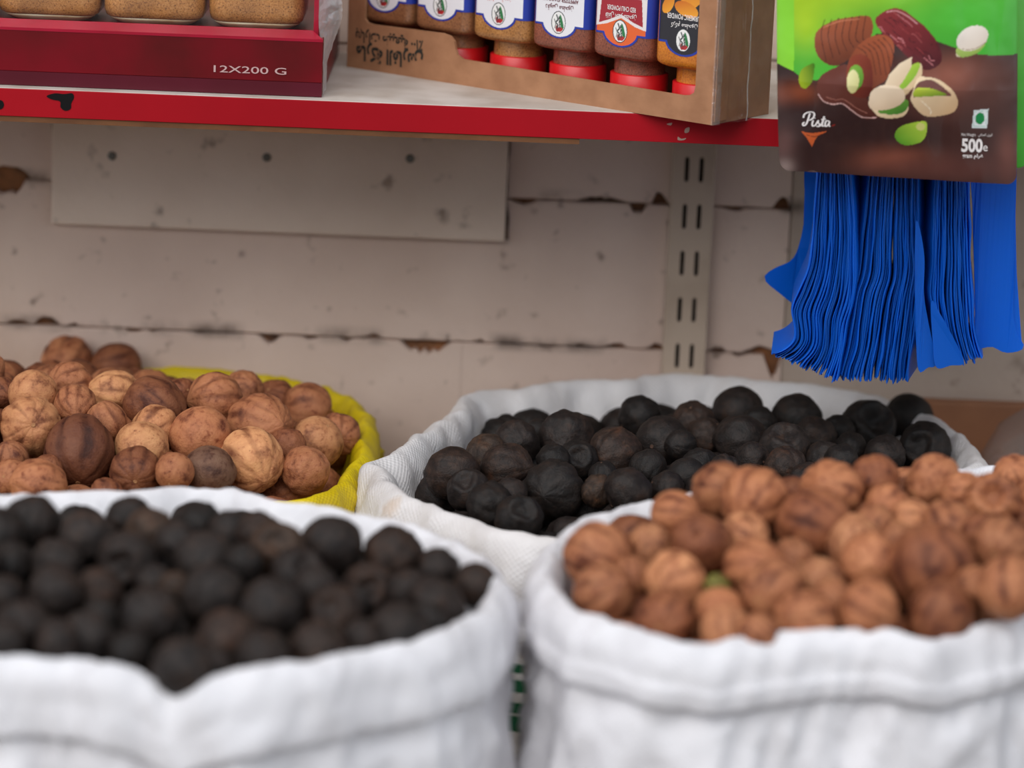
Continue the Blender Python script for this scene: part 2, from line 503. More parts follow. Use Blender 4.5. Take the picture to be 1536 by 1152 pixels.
# ------------------------------------------------------------------ painter for printed faces
class Raster:
    def __init__(s, xs, ys):
        s.X, s.Y = np.meshgrid(xs, ys)
        s.C = np.zeros(s.X.shape + (3,))
    def inside(s, P):
        P = np.asarray(P, float)
        r = np.zeros(s.X.shape, bool)
        j = len(P) - 1
        for i in range(len(P)):
            xi, yi = P[i]; xj, yj = P[j]
            if yi != yj:
                c = ((yi > s.Y) != (yj > s.Y)) & (s.X < (xj - xi) * (s.Y - yi) / (yj - yi) + xi)
                r ^= c
            j = i
        return r
    def fill(s, m, c, c2=None, L=(-0.5, -0.7), ctr=None, size=None, alpha=1.0):
        c = np.array(lin(c))
        if c2 is None:
            col = np.broadcast_to(c, s.C.shape)[m]
        else:
            c2 = np.array(lin(c2))
            xs, ys = s.X[m], s.Y[m]
            if len(xs) == 0: return
            cx, cy = ctr or ((xs.min() + xs.max()) / 2, (ys.min() + ys.max()) / 2)
            sx, sy = size or (max(1e-6, (xs.max() - xs.min()) / 2), max(1e-6, (ys.max() - ys.min()) / 2))
            f = np.clip(0.5 + 0.5 * ((xs - cx) / sx * L[0] + (ys - cy) / sy * L[1]), 0, 1)[:, None]
            col = c * (1 - f) + c2 * f
        s.C[m] = s.C[m] * (1 - alpha) + col * alpha
    def poly(s, P, c, c2=None, smooth=True, **k):
        P = catmull(P, 6) if smooth else P
        s.fill(s.inside(P), c, c2, **k)
    def ell(s, cx, cy, rx, ry, rot, c, c2=None, **k):
        a = math.radians(rot)
        dx, dy = s.X - cx, s.Y - cy
        u = (dx * math.cos(a) + dy * math.sin(a)) / rx
        v = (-dx * math.sin(a) + dy * math.cos(a)) / ry
        s.fill(u * u + v * v < 1, c, c2, **k)
    def glow(s, cx, cy, rx, ry, c, a=1.0, mask=None):
        f = a * np.exp(-(((s.X - cx) / rx) ** 2 + ((s.Y - cy) / ry) ** 2))
        if mask is not None: f = f * mask
        s.C = s.C * (1 - f[..., None]) + np.array(lin(c)) * f[..., None]
    def stroke(s, P, w, c, smooth=True):
        P = catmull(P, 6, False) if smooth else np.asarray(P, float)
        m = np.zeros(s.X.shape, bool)
        for a, b in zip(P[:-1], P[1:]):
            d = b - a
            L2 = max(1e-9, d @ d)
            t = np.clip(((s.X - a[0]) * d[0] + (s.Y - a[1]) * d[1]) / L2, 0, 1)
            m |= (s.X - a[0] - t * d[0]) ** 2 + (s.Y - a[1] - t * d[1]) ** 2 < (w / 2) ** 2
        s.fill(m, c)

# ------------------------------------------------------------------ setting: floor and wall
WALL_Y = 2.6
floor = box_obj('floor', (-9, -7.2, -0.1), (9, WALL_Y + 0.2, 0), MAT['concrete'])
tag(floor, 'grey concrete ground under the sacks', kind='structure')
wall = box_obj('wall_back', (-6, WALL_Y + 0.0075, 0), (6, WALL_Y + 0.2, 3.2), MAT['mortar'])
tag(wall, 'old painted block wall with chipped joints', kind='structure')

opp = box_obj('light_blocker_facade', (-9, -7.2, 0), (9, -7.0, 2.4), MAT['light_blocker'])  # unseen facade, added to block low sky light and shape the daylight
tag(opp, 'plain unseen facade added across the lane to shape the daylight', kind='structure')

Z_J = [0.08, 0.194, 0.307, 0.42, 0.533, 0.647, 0.761, 0.875, 0.989, 1.103, 1.217, 1.331]
# chips along the joints: (px, py, half width px, depth px, above/below the joint)
CHIPS = [(405, 510, 15, 17, 'b'), (638, 519, 36, 22, 'b'), (465, 511, 12, 7, 'b'), (520, 514, 9, 6, 'b'),
         (70, 487, 18, 16, 'a'), (28, 486, 14, 9, 'a'), (112, 490, 8, 6, 'a'), (200, 498, 14, 7, 'b'), (230, 499, 10, 5, 'b'),
         (560, 512, 12, 8, 'a'), (925, 526, 16, 9, 'a'), (985, 528, 12, 12, 'a'), (870, 524, 10, 5, 'a'), (720, 518, 8, 6, 'a'),
         (902, 300, 36, 9, 'a'), (785, 302, 18, 10, 'b'), (958, 306, 13, 18, 'b'), (990, 306, 12, 22, 'a'), (1100, 312, 16, 6, 'b'),
         (1174, 312, 11, 24, 'a'), (1140, 532, 24, 14, 'a'), (1160, 532, 10, 46, 'b'), (1075, 530, 14, 8, 'a'), (1110, 531, 10, 7, 'b'),
         (12, 272, 32, 24, 'a'), (10, 272, 28, 28, 'b'), (300, 503, 9, 4, 'b'), (820, 522, 14, 4, 'b')]
PXM = 5200 / 2.64

def edge_profile(x0, x1, z, side, n):
    xs = np.linspace(x0, x1, n)
    d = np.array([0.0004 + 0.0006 * (noise.noise((x * 40, z * 13, 3 if side == 'a' else 9)) + 0.6 * noise.noise((x * 150, z * 7, 1))) for x in xs])
    d = np.clip(d, 0.0003, None)
    for (px, py, hw, dep, sd) in CHIPS:
        p = at_y(px, py, WALL_Y)
        if sd != side or abs(p.z - z) > 0.02: continue
        u = (xs - p.x) / (hw / PXM)
        bump = np.clip(1 - u * u, 0, 1) ** 0.5 * dep / PXM
        bump *= np.array([0.8 + 0.4 * noise.noise((x * 300, py, 2)) for x in xs])
        d = np.maximum(d, bump)
    return xs, d

def wall_block(x0, x1, z0, z1, mat, name='block'):
    g = 0.00008
    n = max(8, int((x1 - x0) / 0.0035))
    xs, dt = edge_profile(x0 + g, x1 - g, z1, 'b', n)
    xs, db = edge_profile(x0 + g, x1 - g, z0, 'a', n)
    tilt = random.uniform(-0.0006, 0.0006)
    yf = WALL_Y + tilt
    V, Fc = [], []
    # rings: back outer, front outer, front inner (soft arris)
    for k, x in enumerate(xs):
        V += [(x, yf + 0.012, z0 + db[k]), (x, yf + 0.0016, z0 + db[k]), (x, yf, z0 + db[k] + 0.0012),
              (x, yf, z1 - dt[k] - 0.0012), (x, yf + 0.0016, z1 - dt[k]), (x, yf + 0.012, z1 - dt[k])]
    for k in range(n - 1):
        a, b = k * 6, (k + 1) * 6
        for q in range(5):
            Fc.append((a + q, b + q, b + q + 1, a + q + 1))
    Fc.append((0, 1, 2, 3, 4, 5)); e = (n - 1) * 6; Fc.append((e + 5, e + 4, e + 3, e + 2, e + 1, e))
    return mesh_obj(name, V, Fc, mat, wall)

X_COL = at_y(1185, 330, WALL_Y).x
X_C = at_y(690, 590, WALL_Y).x
for r in range(len(Z_J) - 1):
    cuts = [-1.6, -1.0, -0.42, X_COL] if r % 2 == 0 else [-1.6, -1.3, -0.7, X_C, X_COL]
    if r == 4: cuts = [-1.6, -1.05, -0.43, X_COL]
    if r == 5: cuts = [-1.6, -1.2, -0.62, X_C - 0.1, X_COL]
    if r == 3: cuts = [-1.6, -1.3, -0.66, X_C, X_COL]
    for a, b in zip(cuts[:-1], cuts[1:]):
        wall_block(a, b, Z_J[r], Z_J[r + 1], MAT['paint'])
pan = box_obj('plaster_panel', (X_COL + 0.0005, WALL_Y - 0.0005, 0.0), (1.6, WALL_Y + 0.012, 1.331), MAT['plaster'], wall, 0.002)
# raw block showing around the big chip at the board's left
# ------------------------------------------------------------------ painted board screwed to the wall
BX0, BX1 = at_y(77, 335, 2.588).x, at_y(757, 362, 2.588).x
BZ0 = at_y(400, 349, 2.588).z
bd = empty('wall_board', ((BX0 + BX1) / 2, 2.5995, BZ0))
tag(bd, 'flat cream-painted board screwed to the wall under the shelf', 'board')
bm = bmesh.new()
box_bm(bm, (BX0, 2.588, BZ0), (BX1, 2.5995, 0.734), 0.0012)
o = bm_obj('panel', bm, MAT['board_paint']); o.parent = bd; o.location = -Vector(bd.location)
def grime_or_shadow(path_fn, n, w0):  # dark strips painted as the shadow and gap along the board's edges
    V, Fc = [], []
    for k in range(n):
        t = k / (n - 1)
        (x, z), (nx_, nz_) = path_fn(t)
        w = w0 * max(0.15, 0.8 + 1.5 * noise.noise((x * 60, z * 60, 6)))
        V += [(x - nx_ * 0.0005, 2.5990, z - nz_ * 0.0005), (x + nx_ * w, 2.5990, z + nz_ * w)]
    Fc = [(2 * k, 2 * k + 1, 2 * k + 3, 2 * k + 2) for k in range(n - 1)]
    o = mesh_obj('edge_shadow', V, Fc, MAT['shadow_dark']); o.parent = bd; o.location = -Vector(bd.location)
grime_or_shadow(lambda t: ((BX0, BZ0 + (0.734 - BZ0) * t), (-1, 0)), 60, 0.0012)
grime_or_shadow(lambda t: ((BX1, BZ0 + (0.734 - BZ0) * t), (1, 0)), 60, 0.0022)
grime_or_shadow(lambda t: ((BX0 + (BX1 - BX0) * t, BZ0), (0, -1)), 160, 0.0011)
for (sx, sy) in [(168, 234), (400, 236), (615, 238)]:
    p = at_y(sx, sy, 2.588)
    bm = bmesh.new()
    segs = 14
    prof = [(0.0033, 0.0), (0.0033, -0.0006), (0.0026, -0.0013), (0.0012, -0.0016)]
    rings = [[bm.verts.new((p.x + r * math.cos(2 * math.pi * k / segs), 2.588 + y, p.z + r * math.sin(2 * math.pi * k / segs))) for k in range(segs)] for r, y in prof]
    for a, b in zip(rings[:-1], rings[1:]):
        for k in range(segs):
            bm.faces.new((a[k], a[(k + 1) % segs], b[(k + 1) % segs], b[k]))
    c = bm.verts.new((p.x, 2.588 - 0.0006, p.z))
    for k in range(segs):
        bm.faces.new((rings[-1][k], rings[-1][(k + 1) % segs], c))
    o = bm_obj('screw', bm, MAT['zinc'], None, True); o.parent = bd; o.location = -Vector(bd.location)

# ------------------------------------------------------------------ slotted upright strip
SX0, SX1 = 0.1145, 0.1475
sy_f, sy_b = 2.585, 2.5985
strip = empty('slotted_upright', ((SX0 + SX1) / 2, sy_b, 0.2))
tag(strip, 'grey metal upright rail with two rows of slots fixed to wall', 'upright')
bm = bmesh.new()
PITCHZ = (0.678 - 0.533) / 4
zc0 = 0.678
cols = [SX0 + 0.0112, SX0 + 0.0222]
mid = sum(cols) / 2
def slot_cell(bm, xa, xb, za, zb, cx, cz, hw=0.0016, hl=0.0096):
    inner = [(cx - hw, cz - hl + hw), (cx - hw * .5, cz - hl), (cx + hw * .5, cz - hl), (cx + hw, cz - hl + hw), (cx + hw, cz + hl - hw), (cx + hw * .5, cz + hl), (cx - hw * .5, cz + hl), (cx - hw, cz + hl - hw)]
    outer = [(xa, cz - hl + hw), (cx - hw * .5, za), (cx + hw * .5, za), (xb, cz - hl + hw), (xb, cz + hl - hw), (cx + hw * .5, zb), (cx - hw * .5, zb), (xa, cz + hl - hw)]
    corner = {0: (xa, za), 2: (xb, za), 4: (xb, zb), 6: (xa, zb)}
    iv = [bm.verts.new((x, sy_f, z)) for x, z in inner]
    ib = [bm.verts.new((x, sy_f + 0.0018, z)) for x, z in inner]
    ov = [bm.verts.new((x, sy_f, z)) for x, z in outer]
    for k in range(8):
        j = (k + 1) % 8
        if k in corner:
            cv = bm.verts.new((corner[k][0], sy_f, corner[k][1]))
            bm.faces.new((ov[k], cv, ov[j], iv[j], iv[k]))
        else:
            bm.faces.new((ov[k], ov[j], iv[j], iv[k]))
        bm.faces.new((iv[k], iv[j], ib[j], ib[k]))
for r in range(-8, 14):
    cz = zc0 - r * PITCHZ
    slot_cell(bm, SX0 + 0.001, mid, cz - PITCHZ / 2, cz + PITCHZ / 2, cols[0], cz)
    slot_cell(bm, mid, SX1 - 0.001, cz - PITCHZ / 2, cz + PITCHZ / 2, cols[1], cz)
ztop, zbot = zc0 + 8.5 * PITCHZ, zc0 - 13.5 * PITCHZ
for xe, xo in ((SX0 + 0.001, SX0), (SX1 - 0.001, SX1)):
    v = [bm.verts.new(q) for q in [(xe, sy_f, zbot), (xe, sy_f, ztop), (xo, sy_f + 0.001, ztop), (xo, sy_f + 0.001, zbot), (xo, sy_b, zbot), (xo, sy_b, ztop)]]
    bm.faces.new((v[0], v[1], v[2], v[3])); bm.faces.new((v[3], v[2], v[5], v[4]))
bmesh.ops.remove_doubles(bm, verts=bm.verts, dist=0.00005)
o = bm_obj('channel', bm, MAT['steel']); o.parent = strip; o.location = -Vector(strip.location)

o = box_obj('painted_slot_shade', (SX0 + 0.0005, sy_b - 0.0012, zbot), (SX1 - 0.0005, sy_b, ztop), MAT['slot_shade']); o.parent = strip; o.location = -Vector(strip.location)  # dark plate added so the slots look like a shaded hollow

# ------------------------------------------------------------------ shelf
SH_Z, SH_Y = 0.757, 2.360
shelf = empty('shelf', (0, SH_Y, SH_Z - 0.02))
tag(shelf, 'dusty white shelf with a red front edge band', 'shelf')
def shelf_part(name, lo, hi, mat, bevel=0.0):
    o = box_obj(name, lo, hi, mat, None, bevel); o.parent = shelf; o.location = -Vector(shelf.location); return o
shelf_part('shelf_board', (-0.75, SH_Y + 0.0015, SH_Z - 0.018), (0.47, 2.5845, SH_Z), MAT['shelf_white'], 0.0008)
shelf_part('edge_band', (-0.75, SH_Y, SH_Z - 0.0195), (0.47, SH_Y + 0.0015, SH_Z - 0.0004), MAT['red_edge'], 0.0003)
shelf_part('underlay_board', (-0.75, SH_Y + 0.001, SH_Z - 0.0235), (at_y(869, 212, SH_Y).x, 2.58, SH_Z - 0.018), MAT['raw_board'])
def blot(name, pts, mat, y, parent, th=0.0004):
    P = catmull(pts, 5)
    Q = [at_y(px, py, y) for px, py in P]
    bm = bmesh.new()
    f = [bm.verts.new((q.x, y - th, q.z)) for q in Q]
    b = [bm.verts.new((q.x, y, q.z)) for q in Q]
    bm.faces.new(f)
    for k in range(len(f)):
        bm.faces.new((f[k], f[(k + 1) % len(f)], b[(k + 1) % len(f)], b[k]))
    o = bm_obj(name, bm, mat); o.parent = parent; o.location = -Vector(parent.location); return o
blot('paint_blot', [(70, 144), (82, 140), (96, 141), (108, 140), (111, 146), (107, 155), (106, 163), (98, 166), (91, 161), (90, 152), (78, 149)], MAT['black_paint'], SH_Y, shelf)
blot('paint_blot', [(-4, 151), (3, 151), (6, 157), (3, 163), (-4, 163)], MAT['black_paint'], SH_Y, shelf)
blot('scuff', [(1017, 205), (1022, 208), (1029, 207), (1026, 210), (1017, 210)], MAT['scuff'], SH_Y, shelf)
blot('scuff', [(1028, 193), (1034, 191), (1033, 198), (1027, 199)], MAT['scuff'], SH_Y, shelf)
blot('scuff', [(1000, 186), (1008, 184), (1006, 188)], MAT['scuff'], SH_Y, shelf)

# ------------------------------------------------------------------ crimson tray of spice jars
TY = 2.372
TX1 = -0.1395
TX0 = TX1 - 0.292
TH = 0.0405
tray = empty('jar_tray', ((TX0 + TX1) / 2, TY, SH_Z))
tag(tray, 'crimson cardboard tray in shrink film holding jars of tan spice', 'carton')
def tray_part(name, lo, hi, mat, bevel=0.0):
    o = box_obj(name, lo, hi, mat, None, bevel); o.parent = tray; o.location = -Vector(tray.location); return o
tray_part('front_panel', (TX0, TY, SH_Z + 0.010), (TX1, TY + 0.003, SH_Z + TH), MAT['red_card'], 0.0006)
tray_part('bottom_band', (TX0, TY - 0.0001, SH_Z + 0.0004), (TX1, TY + 0.003, SH_Z + 0.010), MAT['purple_band'])
DECK = SH_Z + TH + 0.0015
tray_part('inner_deck', (TX0 + 0.003, TY + 0.0125, SH_Z + 0.0004), (TX1 - 0.008, 2.575, DECK), MAT['red_card'])
o = mesh_obj('front_lip', [(TX0, TY - 0.0003, SH_Z + TH), (TX1, TY - 0.0003, SH_Z + TH), (TX1 - 0.008, TY + 0.012, SH_Z + TH + 0.0042), (TX0, TY + 0.012, SH_Z + TH + 0.0042),
                           (TX0, TY + 0.012, SH_Z + TH - 0.003), (TX1 - 0.008, TY + 0.012, SH_Z + TH - 0.003), (TX1, TY - 0.0003, SH_Z + TH - 0.002), (TX0, TY - 0.0003, SH_Z + TH - 0.002)],
             [(0, 1, 2, 3), (3, 2, 5, 4), (7, 6, 1, 0)], MAT['red_lip']); o.parent = tray; o.location = -Vector(tray.location)
tray_part('side_panel', (TX1 - 0.0075, TY + 0.012, SH_Z + TH - 0.004), (TX1 - 0.004, 2.576, SH_Z + 0.13), MAT['red_lip'], 0.0005)
tray_part('side_panel', (TX1 - 0.003, TY + 0.003, SH_Z + 0.0004), (TX1, 2.576, SH_Z + TH), MAT['red_card'], 0.0005)
tray_part('side_panel', (TX0, TY + 0.003, SH_Z + 0.0004), (TX0 + 0.003, 2.576, SH_Z + 0.13), MAT['red_lip'], 0.0005)
# lettering 12X200 G
v, f = text_geo('12X200 G', 1.0, 0.006)
c = at_y(375, 105, TY - 0.0004)
lo = at_y(321, 103, TY); hi = at_y(430, 107, TY)
v = fit(v, w=hi.x - lo.x, h=0.0048, cx=c.x, cy=c.z)
o = mesh_obj('lettering', [(a, TY - 0.0005, b) for a, b in v], f, MAT['pink_ink']); o.parent = tray; o.location = -Vector(tray.location)
tag(o, 'pale pink lettering 12X200 G')
# shrink film: front sheet and crumpled fin at the end
bm = bmesh.new()
nx, nz = 60, 24
grid = []
for j in range(nz + 1):
    row = []
    for i in range(nx + 1):
        x = TX0 + (TX1 + 0.001 - TX0) * i / nx
        z = SH_Z + TH + 0.0045 + 0.088 * j / nz
        y = TY + 0.0125 + 0.0022 * noise.noise((x * 30, z * 35, 5)) * min(1, j / 3)
        row.append(bm.verts.new((x, y, z)))
    grid.append(row)
for j in range(nz):
    for i in range(nx):
        bm.faces.new((grid[j][i], grid[j][i + 1], grid[j + 1][i + 1], grid[j + 1][i]))
o = bm_obj('film', bm, MAT['film'], None, True); o.parent = tray; o.location = -Vector(tray.location)
bm = bmesh.new()
prev = None
for j in range(70):
    z = SH_Z + 0.001 + 0.128 * j / 69
    k = min(1, max(0, (z - SH_Z - 0.02) / 0.03))
    row = []
    for i in range(9):
        t = i / 8
        x = TX1 + 0.0004 + (0.0095 * k + 0.0008) * t + 0.0016 * k * noise.noise((z * 260, t * 3, 1)) * t - 0.004 * k * (1 - t)
        y = TY + 0.004 + 0.03 * t + 0.004 * noise.noise((z * 190, t * 2, 8)) * k
        row.append(bm.verts.new((x, y, z)))
    if prev:
        for i in range(8): bm.faces.new((prev[i], prev[i + 1], row[i + 1], row[i]))
    prev = row
o = bm_obj('crumpled_film', bm, MAT['crinkle'], None, True); o.parent = tray; o.location = -Vector(tray.location)

def rsq(a, rc, n=7):
    """rounded square outline, counter-clockwise from front-left"""
    out = []
    for cx, cy, a0 in ((a - rc, -(a - rc), -90), (a - rc, a - rc, 0), (-(a - rc), a - rc, 90), (-(a - rc), -(a - rc), 180)):
        for k in range(n):
            t = math.radians(a0 + 90 * k / (n - 1))
            out.append((cx + rc * math.cos(t), cy + rc * math.sin(t)))
    return out

def loft(rings, cap0=True, cap1=True):
    V, Fc = [], []
    n = len(rings[0])
    for r in rings: V += r
    for k in range(len(rings) - 1):
        for i in range(n):
            j = (i + 1) % n
            Fc.append((k * n + i, k * n + j, (k + 1) * n + j, (k + 1) * n + i))
    if cap0: Fc.append(tuple(range(n - 1, -1, -1)))
    if cap1: Fc.append(tuple((len(rings) - 1) * n + i for i in range(n)))
    return V, Fc

def circ(r, n=28):
    return [(r * math.cos(2 * math.pi * (k + 0.5) / n - math.pi * 0.75), r * math.sin(2 * math.pi * (k + 0.5) / n - math.pi * 0.75)) for k in range(n)]

jar_lab = ['clear jar of tan ground spice beside the crumpled film end of the crimson tray',
           'clear jar of tan ground spice second from the crumpled end of crimson tray',
           'clear jar of tan ground spice third from the crumpled end of crimson tray',
           'clear jar of tan ground spice at the far end of crimson tray']
for i, (pa, pb) in enumerate([(311, 455), (153, 305), (-6, 148), (-165, -11)]):
    xa, xb = at_y(pa, 30, TY + 0.02).x, at_y(pb, 30, TY + 0.02).x
    a = (xb - xa) / 2
    j = empty('spice_jar', ((xa + xb) / 2, TY + 0.019 + a, DECK))
    rings = []
    for z, s in [(0.0045, 0.9), (0.006, 0.96), (0.010, 0.995), (0.016, 1.0), (0.075, 1.0), (0.088, 0.97), (0.094, 0.86)]:
        rings.append([(x, y, z) for x, y in rsq(a * s, 0.014 * s)])
    V, Fc = loft(rings)
    mesh_obj('jar_body', V, Fc, MAT['sp_tan'], j, True)
    rings = []
    for z, s in [(0.0, 0.55), (0.0006, 0.62), (0.003, 0.70), (0.0045, 0.74), (0.0046, 0.5)]:
        rings.append([(x, y, z) for x, y in rsq(a * s + 0.006, 0.014)])
    V, Fc = loft(rings)
    mesh_obj('jar_base', V, Fc, MAT['jar_base'], j, True)
    rings = []
    for z, r in [(0.0935, a * .82), (0.098, a * .82), (0.0985, a * .88), (0.118, a * .88), (0.119, a * .84)]:
        rings.append([(x, y, z) for x, y in circ(r)])
    V, Fc = loft(rings)
    mesh_obj('lid', V, Fc, MAT['red_lid'], j, True)
    tag(j, jar_lab[i], 'jar', 'jars of tan spice in the crimson tray')

# ------------------------------------------------------------------ kraft carton of upside-down jars
KA, KB = at_z(520, 100, SH_Z), at_z(1068, 188, SH_Z)
ke = (KB - KA); KL = ke.length; ke.normalize()
kyaw = math.atan2(ke.y, ke.x)
kn = Vector((-ke.y, ke.x, 0))          # inward
KD = 0.070
KH = 0.135
kc = empty('kraft_carton', tuple(KA), (0, 0, kyaw))
tag(kc, 'kraft window carton of upside-down spice jars on the shelf', 'carton')
def kloc(px, py):
    """pixel -> (s, h) on the carton's front face"""
    d = ray(px, py)
    t = (KA - CAM_C).dot(kn) / d.dot(kn)
    p = CAM_C + d * t - KA
    return p.dot(ke), p.z
def extr(name, pts, y0, y1, mat, parent):
    bm = bmesh.new()
    a = [bm.verts.new((s, y0, h)) for s, h in pts]
    b = [bm.verts.new((s, y1, h)) for s, h in pts]
    bm.faces.new(a); bm.faces.new(b[::-1])
    for k in range(len(pts)):
        bm.faces.new((a[k], a[(k + 1) % len(pts)], b[(k + 1) % len(pts)], b[k]))
    return bm_obj(name, bm, mat, parent)
wl = [kloc(546, 20), kloc(547, 28), kloc(551, 34), kloc(560, 37), kloc(664, 50), kloc(675, 54), kloc(681, 62), kloc(683, 74), kloc(686, 83), kloc(694, 89),
      kloc(1024, 143), kloc(1034, 143), kloc(1041, 139), kloc(1043, 130)]
HW = KH - 0.014
wl[0] = (wl[1][0], HW)
wl[-1] = (wl[-1][0], wl[-1][1])
wr = wl[-1][0]
low = wl[1:]
extr('front_panel', [(0, 0), (KL, 0), (KL, KH), (wr, KH), (wr, low[-1][1])] + [(s, h) for s, h in low[::-1][1:]] + [(wl[1][0], KH), (0, KH)], 0, 0.0022, MAT['kraft'], kc)
extr('top_panel', [(wl[1][0], HW), (wr, HW), (wr, KH), (wl[1][0], KH)], 0.0001, 0.0021, MAT['kraft'], kc)
box_obj('back_panel', (0.0022, KD - 0.002, 0), (KL, KD, KH), MAT['kraft'], kc)
box_obj('base_panel', (0.0022, 0.0024, 0.0), (KL - 0.0022, KD - 0.0022, 0.002), MAT['kraft'], kc)
box_obj('lid_panel', (0.0, 0.0, KH), (KL, KD, KH + 0.002), MAT['kraft'], kc)
box_obj('side_panel', (0, 0.0022, 0), (0.0022, KD - 0.002, KH), MAT['kraft'], kc)
box_obj('side_panel', (KL - 0.0022, 0.0024, 0.0), (KL, KD - 0.002, KH), MAT['kraft'], kc, 0.0004)
box_obj('end_flap', (KL, 0.0012, 0.002), (KL + 0.0012, 0.016, KH), MAT['kraft'], kc, 0.0003)
# film round the end with its welded seam
bm = bmesh.new(); prev = None
for j in range(60):
    z = 0.0003 + KH * j / 59
    row = []
    for i in range(15):
        y = -0.0008 + (KD + 0.001) * i / 14
        x = KL + 0.0014 + 0.001 * math.sin(math.pi * i / 14) + 0.0008 * noise.noise((y * 90, z * 60, 2)) + (0.0025 if i == 7 else 0) + (0.003 if j == 0 and 4 < i < 12 else 0)
        row.append(bm.verts.new((x, y, z)))
    if prev:
        for i in range(14): bm.faces.new((prev[i], prev[i + 1], row[i + 1], row[i]))
    prev = row
bm_obj('film', bm, MAT['film'], kc, True)
bm = bmesh.new(); prev = None
for j in range(90):
    z = 0.0 + KH * j / 89
    w = 0.0006 + 0.0004 * (noise.noise((z * 300, 0, 0)) + 0.5)
    x = KL + 0.0046 + 0.0006 * noise.noise((z * 150, 4, 4)); y = KD * 0.5 + 0.0012 * noise.noise((z * 60, 1, 4))
    row = [bm.verts.new((x, y - w, z)), bm.verts.new((x + 0.0006, y, z)), bm.verts.new((x, y + w, z))]
    if prev:
        for i in range(2): bm.faces.new((prev[i], prev[i + 1], row[i + 1], row[i]))
    prev = row
bm_obj('film_seam', bm, MAT['crinkle'], kc, True)
bm = bmesh.new(); prev = None
for j in range(120):
    z = 0.0 + KH * j / 119
    q = 0.0012 * noise.noise((z * 420, 3, 0))
    row = [bm.verts.new((KL - 0.0006, -0.0009 + q * 0.3, z)), bm.verts.new((KL + 0.0012 + q, -0.0002, z)), bm.verts.new((KL + 0.0022, 0.006 + q, z))]
    if prev:
        for i in range(2): bm.faces.new((prev[i], prev[i + 1], row[i + 1], row[i]))
    prev = row
bm_obj('corner_film', bm, MAT['edge_film'], kc, True)

# Arabic words as presentation forms in visual order (left to right)
AR_BRAND = '\ufeb1\ufead\ufe8e\ufed4\ufedf\ufe8d \ufe94\ufedb\ufead\ufe8e\ufee3'
AR_NATURAL = '%100 \ufe94\ufbfe\ufecc\ufbff\ufe92\ufec3 \ufe95\ufe8d\ufead\ufe8e\ufeec\ufe91'.replace('\ufbfe', '\ufef4').replace('\ufbff', '\ufef4')
AR_NATURAL = '\u066a\u0661\u0660\u0660 \ufe94\ufef4\ufecc\ufef4\ufe92\ufec3 \ufe95\ufe8d\ufead\ufe8e\ufeec\ufe91'
AR_GROUND = '\ufee5\ufeee\ufea4\ufec4\ufee3'
AR_DAQQUS = AR_GROUND + ' \ufeb1\ufeee\ufed7\ufea9'
AR_CHILI = AR_GROUND + ' \ufead\ufee4\ufea3\u0627 \ufede\ufed4\ufee0\ufed3'
AR_TURM = AR_GROUND + ' \ufee1\ufedb\ufead\ufedb'
AR_GRAM = '\ufee1\ufe8d\ufead\ufecf'
AR_NETW = '\ufef2\ufed3\ufe8e\ufebc\ufedf\ufe8d \ufee5\ufeaf\ufeee\ufedf\ufe8d'

def carton_words(body, pxa, pya, pxb, pyb, hpx, off):
    v, f = text_geo(body, 1.0, off)
    s0, h0 = kloc(pxa, pya); s1, h1 = kloc(pxb, pyb)
    v = fit(v, w=abs(s1 - s0), h=hpx, cx=(s0 + s1) / 2, cy=(h0 + h1) / 2, flip=True)
    return mesh_obj('lettering', [(a, -0.0004, b) for a, b in v], f, MAT['ink'], kc)
carton_words(AR_BRAND, 535, 77, 635, 89, 0.0150, 0.036)
carton_words(AR_NATURAL, 534, 52, 635, 67, 0.0110, 0.024)

# one jar (built upright about its own base, then stood on its lid)
JA, JRC = 0.0248, 0.0065
JH = 0.123
def jar_h(h): return JH - h
def label_mesh(painter, parent):
    """label wrapped on the front and one side; s across the front, t up the jar (upright)"""
    st = 0.00032
    s = np.arange(-0.062, 0.0215, st)
    t = np.arange(0.008, 0.0845, st)
    R = Raster(s, t)
    keep = painter(R)
    ns, ntt = len(s), len(t)
    flat = JA - JRC
    pos = []
    for a in s:
        if abs(a) <= flat: pos.append((a, -JA - 0.0003))
        else:
            sg = math.copysign(1, a); q = abs(a) - flat
            arc = JRC * math.pi / 2
            if q < arc:
                th = q / JRC
                pos.append((sg * (flat + (JRC + .0003) * math.sin(th)), -flat - (JRC + .0003) * math.cos(th)))
            else:
                pos.append((sg * (JA + 0.0003), -flat + (q - arc)))
    V = [(pos[i][0], pos[i][1], t[j]) for j in range(ntt) for i in range(ns)]
    Fc = []
    k = keep[:-1, :-1] & keep[1:, :-1] & keep[:-1, 1:] & keep[1:, 1:]
    for j, i in zip(*np.nonzero(k)):
        b = j * ns + i
        Fc.append((b, b + 1, b + ns + 1, b + ns))
    used = sorted({q for fc in Fc for q in fc})
    mp = {q: n for n, q in enumerate(used)}
    C = R.C.reshape(-1, 3)[used]
    return mesh_obj('label', [V[q] for q in used], [tuple(mp[q] for q in fc) for fc in Fc], MAT['label'], parent, True, col=C)
